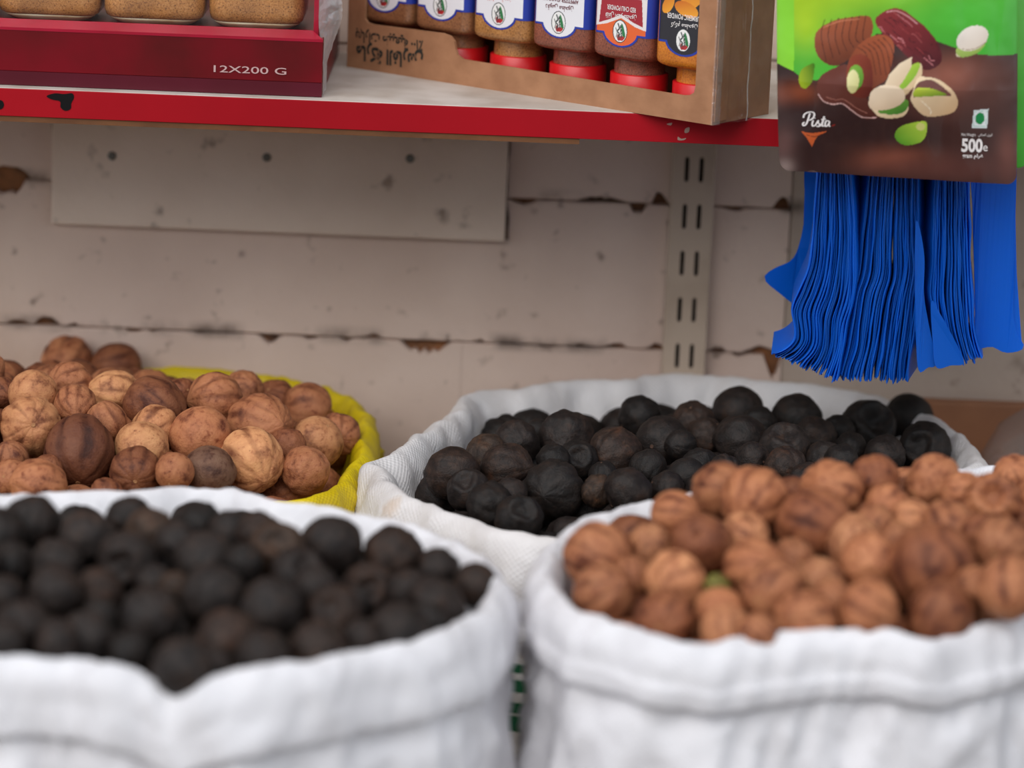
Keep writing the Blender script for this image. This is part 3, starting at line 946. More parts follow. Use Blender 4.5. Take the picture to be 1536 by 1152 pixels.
def emblem(R, cx, cy, s=1.0):
    R.ell(cx, cy, .0062 * s, .0080 * s, 0, (40, 44, 46))
    R.ell(cx, cy, .0056 * s, .0074 * s, 0, (232, 230, 228))
    # green flank and red cloth with a dark rider between, as small blotches
    U = lambda P: [(cx + a * .001 * s, cy + b * .001 * s) for a, b in P]
    R.poly(U([(-4.6, 2.5), (-2.5, -4), (-1, -5.5), (-1.2, -1), (-2.2, 3), (-3.4, 5)]), (40, 116, 66))
    R.poly(U([(-4, 4), (-1, 3), (1.5, 5.6), (-.5, 6.4), (-2.6, 6)]), (176, 40, 44))
    R.poly(U([(-1, 4.5), (1.6, 2), (2.2, 5), (.6, 6.6)]), (150, 36, 40))
    R.stroke(U([(1.8, -5), (.6, -2), (2.2, 0), (.4, 2), (1.2, 4)]), .0011 * s, (70, 74, 72))
    R.stroke(U([(-.4, -4), (-.8, 0), (-1.6, 4)]), .0009 * s, (60, 58, 60))
    R.stroke(U([(3.6, -2), (2.4, 1), (3, 4)]), .0007 * s, (120, 120, 116))
T_SH, T_DOME = jar_h(0.0490), jar_h(0.0405)
def outline(R, grow=0.0):
    w = 0.0150 + grow
    base = R.Y < T_SH + grow
    u = np.clip(np.abs(R.X) / w, 0, 1)
    dome = (np.abs(R.X) < w) & (R.Y < T_SH + grow + (T_DOME - T_SH) * np.sqrt(1 - u * u) ** 1.2)
    return base | dome
def paint_label(kind):
    def P(R):
        keep = outline(R)
        inner = outline(R, -0.0014) & (np.abs(R.X) < 0.0205)
        R.fill(keep, (28, 52, 152))
        if kind in ('white', 'daqqus'):
            R.fill(inner, (226, 224, 228))
        elif kind == 'chili':
            R.fill(inner, (222, 96, 40))
            top = T_SH - 0.004
            R.poly([(-.021, top - .001), (-.012, top - .003), (0, top - .008), (.012, top - .003), (.021, top - .001), (.021, -.01), (-.021, -.01)], (226, 218, 216), smooth=False)
            R.fill(R.inside([(-.0185, top - .0035), (-.010, top - .006), (0, top - .0105), (.010, top - .006), (.0185, top - .003), (.016, top - .030), (-.016, top - .030)]), (158, 30, 44))
            R.fill((R.Y < top - .022) & inner, (222, 214, 214))
            R.ell(.002, top - .028, .014, .007, 8, (120, 24, 34), (196, 70, 66))
        else:
            R.fill(inner, (34, 32, 40))
            for (cx, cy, rx, ry, rot) in [(-.006, .042, .013, .006, 40), (.009, .036, .012, .006, -30), (-.012, .026, .012, .006, 70), (.006, .022, .013, .006, 20), (-.001, .050, .010, .005, -15), (.014, .048, .007, .004, 60), (-.004, .012, .014, .006, -20)]:
                R.ell(cx, cy, rx, ry, rot, (196, 96, 12), (240, 166, 44), L=(-.3, .7))
        # side panel keeps the blue; emblem near the top
        m0 = R.C.copy()
        emblem(R, 0.0005, T_DOME - 0.0112)
        out = ~keep
        R.C[out] = m0[out]
        return keep
    return P
def jar_words(body, w, h, cx, cy, mat, parent, off=0.01, side=False):
    v, f = text_geo(body, 1.0, off)
    v = fit(v, w=w, h=h, cx=cx, cy=cy)
    if side:
        V = [(-JA - 0.0006, -(JA - JRC) + 0.004 + a, b) for a, b in v]
        V = [(-JA - 0.0006, -a, b) for a, b in v]
    else:
        V = [(a, -JA - 0.0006, b) for a, b in v]
    return mesh_obj('lettering', V, f, mat, parent)
MAT['red_ink'] = simple('red_ink', (206, 66, 56), rough=0.5)
MAT['maroon_ink'] = simple('maroon_ink', (104, 34, 44), rough=0.5)
kinds = [('white', 'sp_brown', 'upside-down jar of brown spice nearest the printed end of kraft carton'),
         ('white', 'sp_brown', 'upside-down jar of brown spice second from the printed end of kraft carton'),
         ('white', 'sp_tan', 'upside-down spice jar with white label and orange-red lettering in kraft carton'),
         ('daqqus', 'sp_red', 'upside-down jar with white label lettered APPETIZER in kraft carton'),
         ('chili', 'sp_red', 'upside-down red chili powder jar with orange and red label'),
         ('turmeric', 'sp_orange', 'upside-down orange turmeric powder jar with dark label in kraft carton')]
SPC = (KL - 0.006) / 6
for i, (kind, sp, lab) in enumerate(kinds):
    s = 0.003 + SPC * (i + 0.5)
    p = KA + ke * s + kn * (0.0035 + JA + 0.0008) + Vector((0, 0, 0.0022))
    j = empty('inverted_spice_jar', p + Vector((0, 0, JH)))
    j.rotation_euler = (Matrix.Rotation(kyaw, 3, 'Z') @ Matrix.Rotation(math.pi, 3, 'Y')).to_euler()
    rings = []
    for z, q in [(0.0, 0.86), (0.0015, 0.95), (0.004, 1.0), (jar_h(0.0375), 1.0), (jar_h(0.0350), 0.985), (jar_h(0.0333), 0.94), (jar_h(0.0320), 0.86), (jar_h(0.0313), 0.77)]:
        rings.append([(x, y, z) for x, y in rsq(JA * q, JRC + (1 - q) * 0.03)])
    V, Fc = loft(rings, True, True)
    mesh_obj('jar_body', V, Fc, MAT[sp], j, True)
    V, Fc = loft([[(x, y, z) for x, y in circ(r)] for z, r in [(jar_h(0.0318), 0.0186), (jar_h(0.0305), 0.0178), (jar_h(0.022), 0.0178), (jar_h(0.019), 0.0180)]])
    mesh_obj('neck', V, Fc, MAT[sp], j, True)
    V, Fc = loft([[(x, y, z) for x, y in circ(r, 40)] for z, r in [(jar_h(0.0212), 0.0195), (jar_h(0.0206), 0.0203), (jar_h(0.0015), 0.0203), (jar_h(0.0002), 0.0193)]])
    mesh_obj('lid', V, Fc, MAT['red_lid'], j, True)
    L = label_mesh(paint_label(kind), j)
    jar_words('100%', 0.0150, 0.0052, -0.002, T_SH - 0.0055, MAT['white_ink'], L, 0.01, True)
    tcy = T_DOME - 0.0245
    if kind == 'white':
        jar_words(AR_GROUND + ' \ufede\ufed4\ufee0\ufed3', 0.022, 0.0052, 0, tcy + .0022, MAT['red_ink'], L, 0.008)
    elif kind == 'daqqus':
        jar_words(AR_DAQQUS, 0.024, 0.0050, 0, tcy + .0028, MAT['maroon_ink'], L, 0.006)
        jar_words('APPETIZER (DAQOOSE)', 0.032, 0.0036, 0, tcy - .0030, MAT['maroon_ink'], L, 0.012)
    elif kind == 'chili':
        jar_words(AR_CHILI, 0.026, 0.0050, 0, tcy + .0028, MAT['white_ink'], L, 0.006)
        jar_words('RED CHILI POWDER', 0.024, 0.0034, 0, tcy - .0026, MAT['white_ink'], L, 0.012)
    else:
        jar_words(AR_TURM, 0.022, 0.0050, 0, tcy + .0028, MAT['white_ink'], L, 0.006)
        jar_words('TURMERIC POWDER', 0.029, 0.0036, 0, tcy - .0026, MAT['white_ink'], L, 0.012)
    tag(j, lab, 'jar', 'upside-down jars in the kraft carton')

# ------------------------------------------------------------------ hanging pouches
PY = 2.285
def pouch(name, dxp, y0, art, lab, print_words=True, x_l=1165, x_r=1531, bot_l=255, bot_r=277):
    """stand-up pouch in photo pixels converted on the plane y = y0"""
    top = -330
    xs = np.linspace(0, 1, 340)
    ysf = np.r_[np.linspace(1.0, 0.46, 270), np.linspace(0.455, 0.0, 40)]      # 1 = bottom
    def uv_px(u, v):
        yb = bot_l + (bot_r - bot_l) * u
        y = top + (yb - top) * v
        # corners of the bottom are rounded
        xl = x_l + 4 * v ** 6; xr = x_r - 3 * (1 - abs(2 * v - 1)) - 6 * v ** 2
        x = xl + (xr - xl) * u
        return x, y
    nU, nV = len(xs), len(ysf)
    PX = np.zeros((nV, nU)); PYY = np.zeros((nV, nU))
    for j, v in enumerate(ysf):
        for i, u in enumerate(xs):
            PX[j, i], PYY[j, i] = uv_px(u, v)
    # rounded lower corners
    du = np.minimum(xs, 1 - xs)
    for i in range(nU):
        d = du[i] * (x_r - x_l)
        if d < 16:
            lift = 16 - math.sqrt(max(0, 256 - (16 - d) ** 2))
            PYY[:, i] -= lift * ysf ** 8
    R = Raster(np.zeros(nU), np.zeros(nV)); R.X, R.Y = PX, PYY
    R.C = np.zeros(PX.shape + (3,))
    art(R)
    def bulge(u, v):
        e = min(1, min(u, 1 - u) / 0.07)
        b = math.sin(math.pi * min(max(u, 0), 1)) ** 0.7 * (0.010 + 0.012 * v) * min(1, (1 - v) / 0.25 + 0.06) * min(1, v / 0.2)
        b += e * 0.0022 * noise.noise((u * 4.2, v * 5.5, 3)) + e * 0.0011 * noise.noise((u * 11, v * 9, 7))
        return b
    o0 = at_y(x_l + dxp, 0, y0)
    base = at_y((x_l + x_r) / 2 + dxp, top, y0)
    e = empty(name, (base.x, y0, base.z))
    V, C = [], []
    for j in range(nV):
        for i in range(nU):
            q = at_y(PX[j, i] + dxp, PYY[j, i], y0)
            V.append((q.x - base.x, -bulge(xs[i], ysf[j]) - 0.0004, q.z - base.z))
    Fc = [(j * nU + i, j * nU + i + 1, (j + 1) * nU + i + 1, (j + 1) * nU + i) for j in range(nV - 1) for i in range(nU - 1)]
    mesh_obj('front_face', V, Fc, MAT['pouch'], e, True, col=R.C.reshape(-1, 3))
    # back face, coarser
    V2, C2 = [], []
    js = list(range(0, nV, 10)) + [nV - 1]; is_ = list(range(0, nU, 10)) + [nU - 1]
    for j in js:
        for i in is_:
            q = at_y(PX[j, i] + dxp, PYY[j, i], y0)
            V2.append((q.x - base.x, bulge(xs[i], ysf[j]) * 0.8 + 0.0004, q.z - base.z)); C2.append(lin((70, 170, 60)) if ysf[j] < .8 else lin((60, 34, 30)))
    m = len(is_)
    F2 = [(a * m + b, (a + 1) * m + b, (a + 1) * m + b + 1, a * m + b + 1) for a in range(len(js) - 1) for b in range(m - 1)]
    mesh_obj('back_face', V2, F2, MAT['pouch'], e, True, col=np.array(C2))
    def surf(px, py):
        u = (px - x_l) / (x_r - x_l)
        yb = bot_l + (bot_r - bot_l) * u
        v = (py - top) / (yb - top)
        q = at_y(px + dxp, py, y0)
        return (q.x - base.x, -bulge(u, v) - 0.0009, q.z - base.z)
    tag(e, lab, 'pouch')
    return e, surf

Z = lambda P: [(1150 + x * .2518, y * .2518) for x, y in P]
def pouch_art(R):
    R.C[:] = lin((66, 168, 48))
    R.glow(1200, -40, 90, 70, (176, 208, 30), 0.95)
    R.glow(1290, -60, 140, 62, (170, 204, 40), 0.9)
    R.glow(1440, 15, 60, 30, (72, 176, 50), 0.8)
    R.glow(1205, 30, 26, 40, (168, 200, 30), 0.8)
    R.fill(R.X < 1190, (132, 206, 52)); 
    brown = R.inside(np.array(Z([(30, 360), (70, 378), (155, 415), (215, 462), (290, 462), (400, 385), (640, 180), (900, 160), (1000, 225), (1100, 262), (1250, 308), (1400, 322), (1560, 316), (1560, 1300), (30, 1300)])))
    bmask = brown.astype(float)
    R.fill(brown, (48, 30, 30))
    for (x, y, rx, ry, c, a) in [(1172, 140, 14, 16, (120, 72, 60), .8), (1200, 135, 26, 16, (128, 62, 36), .9), (1176, 215, 16, 26, (98, 66, 62), .8), (1425, 112, 70, 34, (150, 88, 70), .9), (1420, 150, 60, 30, (96, 56, 48), .6),
                                 (1480, 130, 50, 60, (84, 52, 46), .6), (1335, 236, 62, 18, (142, 80, 62), .85), (1400, 250, 90, 18, (104, 62, 54), .7), (1510, 230, 18, 40, (122, 74, 64), .7), (1440, 200, 46, 40, (72, 44, 40), .5), (1250, 230, 50, 20, (40, 26, 26), .6), (1178, 250, 14, 12, (150, 130, 124), .6), (1460, 250, 80, 26, (84, 50, 46), .6)]:
        R.glow(x, y, rx, ry, c, a, bmask)
    # sauce, chocolates and date
    R.poly(Z([(290, 490), (320, 430), (400, 382), (470, 370), (500, 500), (580, 560), (620, 610), (680, 660), (640, 685), (570, 688), (505, 652), (440, 602), (380, 607), (320, 582), (294, 535)]), (74, 36, 30), (104, 52, 42))
    R.stroke(Z([(300, 545), (330, 585), (385, 603), (440, 597), (500, 640), (560, 678), (640, 680)]), 1.6, (206, 166, 160))
    R.stroke(Z([(345, 560), (400, 575), (450, 572), (520, 620), (590, 655)]), 1.2, (150, 96, 84))
    ch = [(280, 250), (292, 175), (380, 112), (500, 80), (590, 74), (618, 115), (612, 185), (560, 262), (480, 332), (400, 374), (330, 352), (290, 305)]
    R.poly(Z(ch), (82, 38, 24), (162, 84, 52), L=(-.2, -.9))
    for k in range(7):
        x = 320 + k * 40
        R.stroke(Z([(x + 18, 105 - k * 6), (x - 2, 200), (x + 26, 350 - k * 22)]), 1.1, (64, 28, 20))
    R.stroke(Z([(330, 150), (430, 108), (540, 92)]), 1.3, (196, 122, 88))
    R.poly(Z([(632, 100), (680, 50), (740, 28), (800, 40), (870, 90), (940, 150), (1000, 230), (1028, 310), (1012, 362), (940, 392), (860, 350), (740, 232), (672, 172)]), (74, 18, 26), (134, 44, 48), L=(-.4, -.8))
    rs = random.Random(4)
    for k in range(34):
        t = rs.random(); w = rs.uniform(-1, 1)
        cx = 700 + 260 * t + w * 58; cy = 90 + 240 * t - w * 52
        a = rs.uniform(20, 60)
        R.stroke(Z([(cx - a * .5, cy - a * .35), (cx + rs.uniform(-14, 14), cy + rs.uniform(-14, 14)), (cx + a * .5, cy + a * .5)]), 1.0, rs.choice([(196, 120, 124), (168, 84, 84), (60, 12, 20), (52, 10, 18), (150, 60, 62)]))
    R.stroke(Z([(700, 50), (760, 44), (830, 80), (880, 120)]), 1.6, (206, 150, 150))
    R.poly(Z([(460, 430), (480, 335), (540, 242), (620, 192), (700, 190), (742, 240), (735, 330), (700, 440), (640, 490), (612, 530), (570, 560), (510, 550), (470, 510)]), (86, 38, 24), (158, 80, 48), L=(.2, -.9))
    for k in range(6):
        x = 560 + k * 30
        R.stroke(Z([(x - 30, 262 - k * 12), (x + 20, 300 - k * 6), (x + 46, 420)]), 1.1, (70, 30, 20))
    R.poly(Z([(462, 430), (488, 330), (540, 300), (600, 330), (618, 440), (604, 530), (560, 560), (505, 545), (470, 505)]), (84, 26, 20), (136, 58, 38))
    R.ell(*Z([(516, 438)])[0], 11.5, 19, 6, (78, 128, 36), (120, 170, 60))
    R.ell(*Z([(500, 462)])[0], 9, 17.5, 4, (190, 186, 120), (226, 220, 164))
    # pistachios
    R.poly(Z([(770, 490), (820, 390), (880, 348), (908, 372), (900, 440), (850, 500), (805, 540)]), (196, 164, 124), (228, 206, 168))
    R.poly(Z([(775, 485), (815, 392), (870, 350), (898, 362), (860, 440), (800, 500)]), (96, 150, 32), (178, 206, 72))
    R.poly(Z([(688, 480), (715, 415), (770, 355), (848, 314), (846, 370), (800, 450), (765, 495)]), (206, 178, 146), (236, 218, 188), smooth=False)
    R.poly(Z([(845, 540), (880, 440), (930, 432), (1010, 452), (1090, 515), (1125, 590), (1095, 650), (1010, 672), (930, 668), (880, 630), (842, 572)]), (196, 160, 120), (232, 208, 172))
    R.poly(Z([(880, 470), (960, 450), (1040, 500), (1082, 548), (1000, 545), (900, 545), (858, 548)]), (108, 66, 60))
    R.poly(Z([(858, 546), (874, 498), (950, 498), (1040, 530), (1050, 545), (950, 548)]), (104, 140, 26), (186, 200, 66))
    R.stroke(Z([(900, 570), (960, 630), (960, 660)]), 1.2, (238, 222, 196))
    R.poly(Z([(600, 600), (660, 640), (740, 655), (820, 590), (828, 630), (800, 670), (730, 684), (650, 668)]), (206, 178, 140), (230, 210, 174))
    R.poly(Z([(650, 645), (740, 600), (815, 565), (828, 605), (800, 645), (740, 660)]), (54, 116, 42), (110, 158, 60))
    R.poly(Z([(595, 580), (610, 520), (660, 486), (730, 480), (790, 505), (808, 560), (770, 605), (700, 630), (630, 635), (600, 615)]), (206, 178, 146), (236, 216, 190), L=(-.3, -.7))
    R.ell(*Z([(1168, 285)])[0], 15, 7, -25, (214, 196, 168))
    R.poly(Z([(1112, 290), (1130, 262), (1220, 270), (1290, 250), (1240, 300), (1150, 322)]), (120, 150, 60), (170, 190, 100))
    R.ell(*Z([(1212, 212)])[0], 25.5, 17.5, -22, (204, 188, 172), (238, 228, 218))
    R.stroke(Z([(1150, 275), (1225, 275), (1300, 235)]), 1.1, (150, 128, 100))
    R.poly(Z([(186, 450), (208, 398), (272, 362), (276, 400), (262, 470), (222, 516), (192, 492)]), (62, 112, 16), (156, 176, 30), L=(-.8, .3))
    R.poly(Z([(754, 795), (778, 742), (850, 712), (932, 704), (943, 760), (920, 822), (850, 850), (790, 842)]), (70, 140, 36), (178, 208, 70), L=(.6, -.6))
    R.ell(*Z([(905, 735)])[0], 7, 6, 20, (206, 206, 120))
    # veg mark
    R.poly(Z([(1222, 640), (1312, 636), (1306, 752), (1212, 748)]), (206, 214, 214), smooth=False)
    R.poly(Z([(1230, 650), (1304, 646), (1298, 742), (1221, 738)]), (150, 190, 176), smooth=False)
    R.poly(Z([(1232, 652), (1302, 648), (1296, 740), (1223, 736)]), (214, 220, 220), smooth=False)
    R.ell(*Z([(1261, 692)])[0], 7.4, 8.8, 0, (14, 128, 66))
    # flourish below the name
    R.poly(Z([(200, 775), (260, 785), (360, 768), (300, 800), (282, 830), (268, 868), (236, 815)]), (190, 88, 44), smooth=False)
    R.stroke(Z([(235, 795), (280, 805), (320, 790)]), 1.0, (92, 42, 26))
    R.stroke(Z([(385, 735), (396, 730)]), 2.4, (130, 36, 30))

def green_art(R):
    R.C[:] = lin((66, 168, 48))
    R.glow(1300, 0, 200, 140, (120, 196, 50), 0.8)
    b = (R.Y > 250).astype(bool)
    R.fill(b, (66, 150, 40))
p1, surf = pouch('hanging_pouch', 0, PY, pouch_art, 'brown and green foil pouch lettered Pista with dates and pistachios')
p2, _ = pouch('hanging_pouch', 12, PY + 0.042, green_art, 'plain green pouch hanging behind the Pista pouch', False, x_l=1178, x_r=1536, bot_l=246, bot_r=252)

def pouch_words(body, px0, px1, py0, py1, off, mat, slope=0.05):
    v, f = text_geo(body, 1.0, off)
    v = fit(v, w=px1 - px0, h=py1 - py0, cx=(px0 + px1) / 2, cy=0)
    cy = (py0 + py1) / 2
    return mesh_obj('lettering', [surf(a, cy - b + (a - (px0 + px1) / 2) * slope) for a, b in v], f, mat, p1)
zx = lambda x: 1150 + x * .2518
pouch_words('500', zx(1152), zx(1280), 812 * .2518, 898 * .2518, 0.035, MAT['white_ink'])
pouch_words('e', zx(1284), zx(1310), 858 * .2518, 892 * .2518, 0.0, MAT['white_ink'])
pouch_words('gram', zx(1160), zx(1218), 912 * .2518, 940 * .2518, 0.02, MAT['white_ink'])
pouch_words(AR_GRAM, zx(1228), zx(1284), 908 * .2518, 942 * .2518, 0.02, MAT['white_ink'])
pouch_words('Net Weight', zx(1150), zx(1236), 779 * .2518, 802 * .2518, 0.0, MAT['white_ink'])
pouch_words(AR_NETW, zx(1252), zx(1336), 784 * .2518, 808 * .2518, 0.0, MAT['white_ink'])
# script name drawn with pen strokes
def pen(strokes, w):
    V, Fc = [], []
    for P in strokes:
        P = resample(catmull(Z(P), 8, False), 40, False)
        T = np.gradient(P, axis=0); T /= np.linalg.norm(T, axis=1)[:, None] + 1e-9
        Nn = np.stack([-T[:, 1], T[:, 0]], 1)
        ww = w * (0.55 + 0.45 * np.abs(T[:, 1]))[:, None] / 2
        b = len(V)
        for a, c in zip(P + Nn * ww, P - Nn * ww):
            V.append(surf(*a)); V.append(surf(*c))
        for k in range(len(P) - 1):
            Fc.append((b + 2 * k, b + 2 * k + 1, b + 2 * k + 3, b + 2 * k + 2))
    return mesh_obj('lettering', V, Fc, MAT['white_ink'], p1)
o = pen([[(252, 662), (243, 695), (232, 728), (216, 740), (211, 728), (222, 718)],
         [(214, 692), (222, 668), (252, 654), (276, 660), (274, 684), (256, 702), (240, 704)],
         [(272, 704), (266, 726), (270, 740), (284, 734)], [(279, 688), (280, 692)],
         [(284, 734), (302, 704), (300, 716), (310, 730), (302, 741), (290, 738)],
         [(306, 740), (322, 722), (336, 676), (326, 720), (326, 738), (340, 734)], [(318, 698), (346, 694)],
         [(366, 708), (350, 704), (342, 722), (346, 740), (360, 728), (368, 706), (364, 730), (372, 740)]], 2.6)
tag(o, 'white script lettering Pista')
# rail they hang from, above the picture
rail = empty('hanging_rail', (0.25, 2.29, 1.02))
tag(rail, 'thin steel rail above the shelf carrying the pouches', 'rail')
def tube(path, r, n=10):
    P = np.asarray(path, float)
    V, Fc = [], []
    for k in range(len(P)):
        t = Vector(P[min(k + 1, len(P) - 1)] - P[max(k - 1, 0)]).normalized()
        up = Vector((0, 0, 1)) if abs(t.z) < 0.9 else Vector((1, 0, 0))
        a = t.cross(up).normalized(); b = t.cross(a).normalized()
        for q in range(n):
            th = 2 * math.pi * q / n
            V.append(Vector(P[k]) + a * r * math.cos(th) + b * r * math.sin(th))
    for k in range(len(P) - 1):
        for q in range(n):
            Fc.append((k * n + q, k * n + (q + 1) % n, (k + 1) * n + (q + 1) % n, (k + 1) * n + q))
    Fc.append(tuple(range(n))); Fc.append(tuple((len(P) - 1) * n + q for q in range(n - 1, -1, -1)))
    return V, Fc
for nm, path in [('rod', [(-0.8, 0, 0), (0.5, 0, 0)]), ('arm', [(-0.119, 0, 0), (-0.119, 0.296, 0)]), ('arm', [(0.4, 0, 0), (0.4, 0.309, 0)]), ('hook', [(0, 0, 0), (0.0, -0.006, -0.004), (0, -0.006, -0.03)]), ('hook', [(0.03, 0, 0), (0.03, 0.036, -0.004), (0.03, 0.036, -0.03)])]:
    V, Fc = tube(path, 0.003)
    mesh_obj(nm, V, Fc, MAT['steel'], rail, True)

# ------------------------------------------------------------------ blue plastic bags in hanging bundles
hk = empty('bag_hook', (0.26, 2.36, 0.731))
tag(hk, 'steel hook rod under the shelf behind the pouch carrying blue bags', 'hook')
V, Fc = tube([(-0.07, 0.02, 0), (0.12, 0.02, 0)], 0.0022); mesh_obj('rod', V, Fc, MAT['steel'], hk, True)
V, Fc = tube([(-0.06, 0.02, 0), (-0.06, 0.02, 0.0072)], 0.002); mesh_obj('clip', V, Fc, MAT['steel'], hk, True)
V, Fc = tube([(0.11, 0.02, 0), (0.11, 0.02, 0.0072)], 0.002); mesh_obj('clip', V, Fc, MAT['steel'], hk, True)
TOPB = 232
def bag_sheet(path, yf, w, depth, drift, seed, label, group, hem=0.0):
    """one flattened bag: a fold facing the front, both walls running back"""
    P = resample(catmull(path, 8, False), 46, False)
    prof = [(-1.0, 1.0), (-1.0, 0.45), (-0.95, 0.08), (-0.55, 0.012), (0.0, 0.0), (0.55, 0.012), (0.95, 0.08), (1.0, 0.45), (1.0, 1.0)]
    V = []
    n = len(prof)
    top = at_y(P[0][0], P[0][1], yf)
    for k, (px, py) in enumerate(P):
        t = k / (len(P) - 1)
        q = at_y(px, py, yf)
        wav = 0.0009 * noise.noise((seed * 3.1, t * 7, 0)) * min(1, t * 3)
        yo = 0.003 * noise.noise((seed * 1.7, t * 3, 5))
        ww = w * (1 + 0.6 * noise.noise((seed, t * 5, 9)))
        for m, (dx, dy) in enumerate(prof):
            zz = q.z
            if k == len(P) - 1:
                zz += 0.0022 * noise.noise((seed * 5, m * 0.9, 2)) - hem * 0
            V.append((q.x - top.x + wav + dx * ww + drift * dy, yo + depth * dy, zz - top.z))
    Fc = [(k * n + i, k * n + i + 1, (k + 1) * n + i + 1, (k + 1) * n + i) for k in range(len(P) - 1) for i in range(n - 1)]
    o = mesh_obj('plastic_bag', V, Fc, MAT['bag'], None, True)
    o.location = top
    tag(o, label, 'plastic bag', group)
    return o
def bundle(left, right, n, yf, label, group, w=0.0011, depth=0.07, seed0=0, jit=1.0, d0=0.0063, d1=0.0063):
    left = resample(catmull(left, 8, False), 24, False); right = resample(catmull(right, 8, False), 24, False)
    for k in range(n):
        a = (k + 0.5) / n
        lb = label
        if k == 0: lb = label.replace('blue plastic bag in', 'blue plastic bag on the pointed-bag side of')
        if k == n - 1: lb = label.replace('blue plastic bag in', 'blue plastic bag on the flat-bag side of')
        a2 = a + random.uniform(-.35, .35) / n
        P = left * (1 - a2) + right * a2
        P[-1, 1] += random.uniform(-5, 4) * jit
        P[-2, 1] += random.uniform(-2, 2) * jit
        sh = np.array([noise.noise((seed0 + k * .23, t * 3.2, 1)) for t in np.linspace(0, 1, 24)])
        P[:, 0] += sh * 3.0 * np.linspace(0, 1, 24)
        bag_sheet(P, yf + random.uniform(-0.003, 0.003), w, depth, d0 + (d1 - d0) * a, seed0 + k, lb, group)
bundle([(1229, TOPB), (1226, 262), (1219, 340), (1212, 395), (1200, 432), (1187, 463), (1192, 492), (1190, 512), (1172, 526), (1157, 530)],
       [(1277, TOPB), (1278, 262), (1284, 340), (1285, 400), (1282, 450), (1272, 490), (1268, 520), (1262, 548), (1256, 574)], 26, 2.325,
       'blue plastic bag in the bundle whose hems kick outward', 'blue bags in the bundle with kicked-out hems', seed0=1, d0=0.0063, d1=0.016)
bundle([(1306, TOPB), (1302, 262), (1293, 350), (1287, 410), (1276, 440), (1268, 480), (1262, 520), (1252, 552), (1249, 566)],
       [(1377, TOPB), (1378, 262), (1380, 350), (1383, 410), (1378, 450), (1372, 500), (1366, 545), (1364, 572)], 32, 2.330,
       'blue plastic bag in the thickest straight-hanging bundle', 'blue bags in the thickest bundle', seed0=60, d0=-0.005, d1=0.017)
bundle([(1404, TOPB), (1402, 266), (1399, 340), (1396, 410), (1394, 450), (1402, 490), (1408, 530), (1412, 547)],
       [(1452, TOPB), (1453, 266), (1456, 380), (1458, 440), (1460, 490), (1468, 520), (1475, 540)], 18, 2.328,
       'blue plastic bag in the narrow bundle beside the single flat bag', 'blue bags in the narrow bundle', seed0=120, d0=-0.006, d1=0.0075)
def flat_bag(pts, y0, label, thick=0.0016, tilt=0.0, group=None):
    P = [at_y(px, py, y0) for px, py in resample(catmull(pts, 8), 90)]
    c = sum(P, Vector()) / len(P)
    top = max(P, key=lambda q: q.z)
    bm = bmesh.new()
    fr, bk = [], []
    for q in P:
        yy = 0.004 * noise.noise((q.x * 25, q.z * 18, y0 * 9)) + tilt * (q.z - top.z)
        fr.append(bm.verts.new((q.x - top.x, yy - thick / 2, q.z - top.z))); bk.append(bm.verts.new((q.x - top.x, yy + thick / 2, q.z - top.z)))
    f1 = bm.faces.new(fr); f2 = bm.faces.new(bk[::-1])
    for k in range(len(P)):
        bm.faces.new((fr[k], fr[(k + 1) % len(P)], bk[(k + 1) % len(P)], bk[k]))
    bmesh.ops.triangulate(bm, faces=[f1, f2])
    o = bm_obj('plastic_bag', bm, MAT['bag'], None, False)
    o.location = top
    tag(o, label, 'plastic bag', group)
    return o
flat_bag([(1460, 236), (1520, 238), (1522, 300), (1521, 400), (1520, 470), (1526, 500), (1536, 518), (1530, 526), (1508, 529), (1488, 520), (1465, 515), (1462, 430), (1459, 320)], 2.352, 'single flat translucent blue plastic bag hanging face-on')
flat_bag([(1214, 236), (1300, 238), (1300, 400), (1290, 520), (1236, 500), (1196, 462), (1170, 440), (1146, 417), (1160, 402), (1186, 390), (1198, 368), (1208, 320)], 2.42, 'dark blue plastic bag with pointed corner behind the bundles')
flat_bag([(1374, 330), (1386, 380), (1386, 440), (1392, 480), (1400, 520), (1403, 548), (1392, 550), (1378, 556), (1374, 510), (1372, 430)], 2.322, 'narrow blue bag turned face-on between two bundles', 0.0012)
flat_bag([(1397, 452), (1412, 474), (1432, 510), (1446, 544), (1426, 548), (1404, 550), (1399, 510)], 2.318, 'blue bag with triangular turned-out hem on the narrow bundle', 0.0012)

